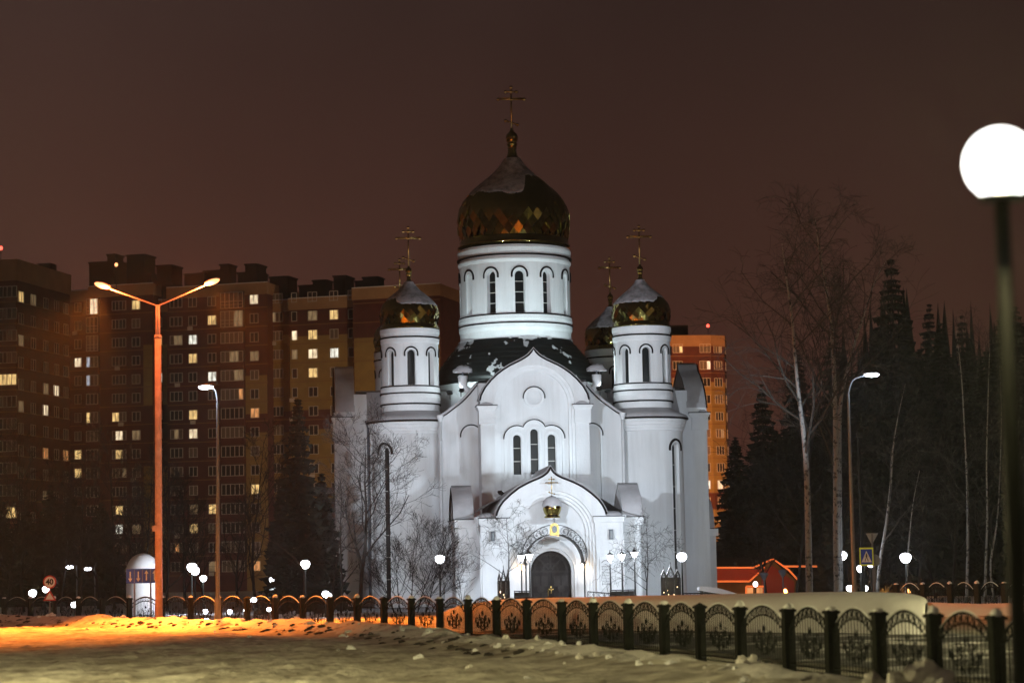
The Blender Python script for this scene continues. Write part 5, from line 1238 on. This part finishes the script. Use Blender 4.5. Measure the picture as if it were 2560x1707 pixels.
# ---- orange-lit tower block behind the church on the right
pt = at(1648, 1400, 390); YT = R(6); OT = (pt.x, pt.y)
tw = thing('tower_block', 'orange-lit brick tower block with bay windows behind the church', 'building', (OT[0], OT[1], 0), YT)
def plt(u, v): return on_plane(u, v, OT, YT)
zt = plt(1600, 770)[1]; xl = plt(1500, 900)[0]; sw = 3.4
B = MB(); B.prism([(xl, 0), (0, 0), (0, zt - 1.9), (xl, zt - 1.9)], 0, 16); B.build('front_wall', 'brick_ochre', tw)
Bp = [(0, 0), (2.6, 1.3), (3.5, 4.5), (3.5, 16), (0, 16)]
B = MB(); B.plate(Bp, 0, zt - 1.9); B.build('bay_wall', 'brick_ochre', tw)
Bo = [(xl, -.2), (.1, -.2), (2.8, 1.1), (3.7, 4.5), (3.7, 16), (xl, 16)]
B = MB(); B.plate(Bo, zt - 1.9, zt); B.build('parapet', 'brick_sand', tw)
for (za, zb) in ((zt - 8.0, zt - 1.9), (zt - 28.2 - 1.55, zt - 28.2 + 1.35)):
    B = MB(); B.plate([(xl, -.08), (.05, -.08), (2.66, 1.24), (3.6, 4.5), (3.6, 16), (xl, 16)], za, zb - .003); B.build('maroon_storey', 'brick_maroon', tw)
LT = [(1555, 800, 'lit_yellow'), (1618, 840, 'lit_cream'), (1666, 1112, 'lit_cream'), (1622, 1112, 'lit_white'), (1666, 1190, 'lit_yellow'), (1622, 1035, 'lit_dim'), (1622, 1229, 'lit_dim')]
z0 = plt(1618, 800)[1]; kT = 5230 / 390.; FLT = 38.9 / kT
ba = math.atan2(1.3, 2.6); ca = math.atan2(3.2, .9)
for row in range(15):
    z = z0 - row * FLT; v = 800 + row * 38.9
    if z < 1: break
    for u in (1512, 1556, 1619): window(tw, plt(u, v)[0], -.12, z, 1.9 if u > 1600 else 1.7, 1.5, 3, lit_near(u, v, LT, rnd, 18, 14))
    window(tw, 1.36, .60, z, 1.7, 1.5, 3, lit_near(1664, v, LT, rnd, 14, 14), False, ba); window(tw, 3.12, 2.9, z, 1.2, 1.5, 2, lit_near(1684, v, LT, rnd, 6, 14), False, ca)
    B = MB(); B.plate([(xl, -.12), (.08, -.12), (2.70, 1.2), (3.64, 4.5), (3.64, 6), (xl, 6)], z - 1.35, z - 1.24); B.build('floor_band', 'brick_band', tw)
B = MB(); B.box(xl + 2, -3, 4, 12, zt, zt + 2.2); B.build('roof_house', 'roof_dark', tw)

# ---- low building with glowing red-orange eaves
o = at(1637, 1400, 172); hs = thing('roadside_building', 'low olive building with red roof and glowing orange eaves', 'building', (o.x, o.y, 0)); O3 = Vector((o.x, o.y, 0))
def q3(u, v, D=172.): p = at(u, v, D) - O3; return (p.x, p.z)
def pr(name, pts, y0, y1, m, par=hs): B = MB(); B.prism([q3(*p) for p in pts][::-1], y0, y1); return B.build(name, m, par)
pr('wall', [(1560, 1335), (1725, 1335), (1760, 1300), (1775, 1284), (1832, 1332), (1832, 1400), (1560, 1400)], 1.0, 9, 'olive_wall')
rf = pr('roof', [(1560, 1307), (1752, 1307), (1722, 1333), (1560, 1333)], .2, .7, 'red_roof')
pr('upper_roof', [(1560, 1280), (1765, 1280), (1750, 1300), (1560, 1300)], .8, 7, 'roof_dark')
pr('annex', [(1752, 1318), (1775, 1298), (1826, 1335), (1826, 1400), (1752, 1400)], .5, 1.0, 'purple_wall')
for pts in ([(1560, 1303), (1728, 1303)], [(1560, 1334.5), (1722, 1334.5), (1757, 1302)], [(1728, 1304), (1776, 1283), (1812, 1308), (1834, 1332)], [(1800, 1300), (1880, 1300)], [(1714, 1346), (1756, 1346)], [(1714, 1372), (1714, 1346)], [(1756, 1372), (1756, 1346)]):
    B = MB(); B.tube([(q3(*p)[0], .12, q3(*p)[1]) for p in pts], .07, 5); B.build('neon_edge', 'glow_neon', rf)
pr('eaves_panel', [(1560, 1302), (1730, 1302), (1724, 1309), (1560, 1309)], .3, .5, 'brick_sand')
for u in (1724, 1746): pr('window', [(u - 7, 1349), (u + 7, 1349), (u + 7, 1366), (u - 7, 1366)], .4, .5, 'lit_orange')
lamp('POINT', 'eaves_glow', (4, -3.5, 3.2), 150, (1., .28, .08), hs, size=.6)
lamp('POINT', 'eaves_glow', (1, -3.5, 1.0), 80, (1., .30, .06), hs, size=.6)

# ---- white round-topped pavilion at the left, lit from its right
p = at(328, 1400, 132); pv = thing('white_pavilion', 'small white round-topped pavilion lit beside the orange pole', 'pavilion', (p.x, p.y, 0)); k = 132 / 5230.; hw = 37 * k; zt = at(325, 1270, 132).z
B = MB(); B.lathe([(hw, 0), (hw, zt - hw * 1.1)] + [(hw * math.cos(R(a)), zt - hw * 1.1 + hw * 1.1 * math.sin(R(a))) for a in range(10, 91, 8)], 40); B.build('wall', 'plaster', pv, True)
B = MB(); B.lathe([(hw + .03, .0), (hw + .06, .0), (hw + .06, .35), (hw - .02, .38)], 40); B.build('plinth', 'trim', pv)
lamp('SPOT', 'assumed_pavilion_light', (4.6, -5.2, 1.1), 1500, (.82, .9, 1.), pv, (.4, 0, 2.2), 60, .6, .2)  # assumed unseen lamp, read off the bright right side of the wall

# ================================================================== added unseen masts, standing in for the city light on the far blocks
def mast(x, y, z, target, power, label, cone=60, color=(1., .62, .34)):
    t = thing('fill_mast', label, 'street lamp', (x, y, 0), 0, 'added masts lighting the far blocks')
    B = MB(); B.tube([(0, 0, 0), (0, 0, z)], [.16, .09], 10); B.build('pole', 'pole_grey', t)
    d = (Vector(target) - Vector((x, y, z))).normalized(); B = MB(); B.blob((d.x * .3, d.y * .3, z), .3, .3, .14, 10, 5); B.build('lamp_head', 'glow_sodium', t)
    lamp('SPOT', 'sodium_light', Vector((0, 0, z)) + d * .8, power, color, t, Vector(target) - Vector((x, y, 0)), cone, .5, .3)
mast(-3.5, 300, 13, (-30, 345, 22), 26000, 'added unseen mast behind the church, lighting the long block', 75)
mast(20.5, 322, 13, (32, 388, 22), 220000, 'added unseen mast behind the church, lighting the tower block', 80, (1., .38, .13))

# ================================================================== added haze volume: lifts the dark tones and gives lamps a halo
hz = MB(); hz.box(-760, 760, -150, 1000, -1.1, 62); ho = hz.build('haze', None)
hm = bpy.data.materials.new('haze'); hm.use_nodes = True; hm.node_tree.nodes.clear()
ou = hm.node_tree.nodes.new('ShaderNodeOutputMaterial'); pv_ = hm.node_tree.nodes.new('ShaderNodeVolumePrincipled')
pv_.inputs['Color'].default_value = (.92, .93, .95, 1); pv_.inputs['Density'].default_value = .00024; pv_.inputs['Anisotropy'].default_value = .82
hm.node_tree.links.new(pv_.outputs[0], ou.inputs['Volume']); ho.data.materials.append(hm); stuff(ho); tag(ho, 'thin added haze that lifts the dark tones and halos the lamps', 'haze')
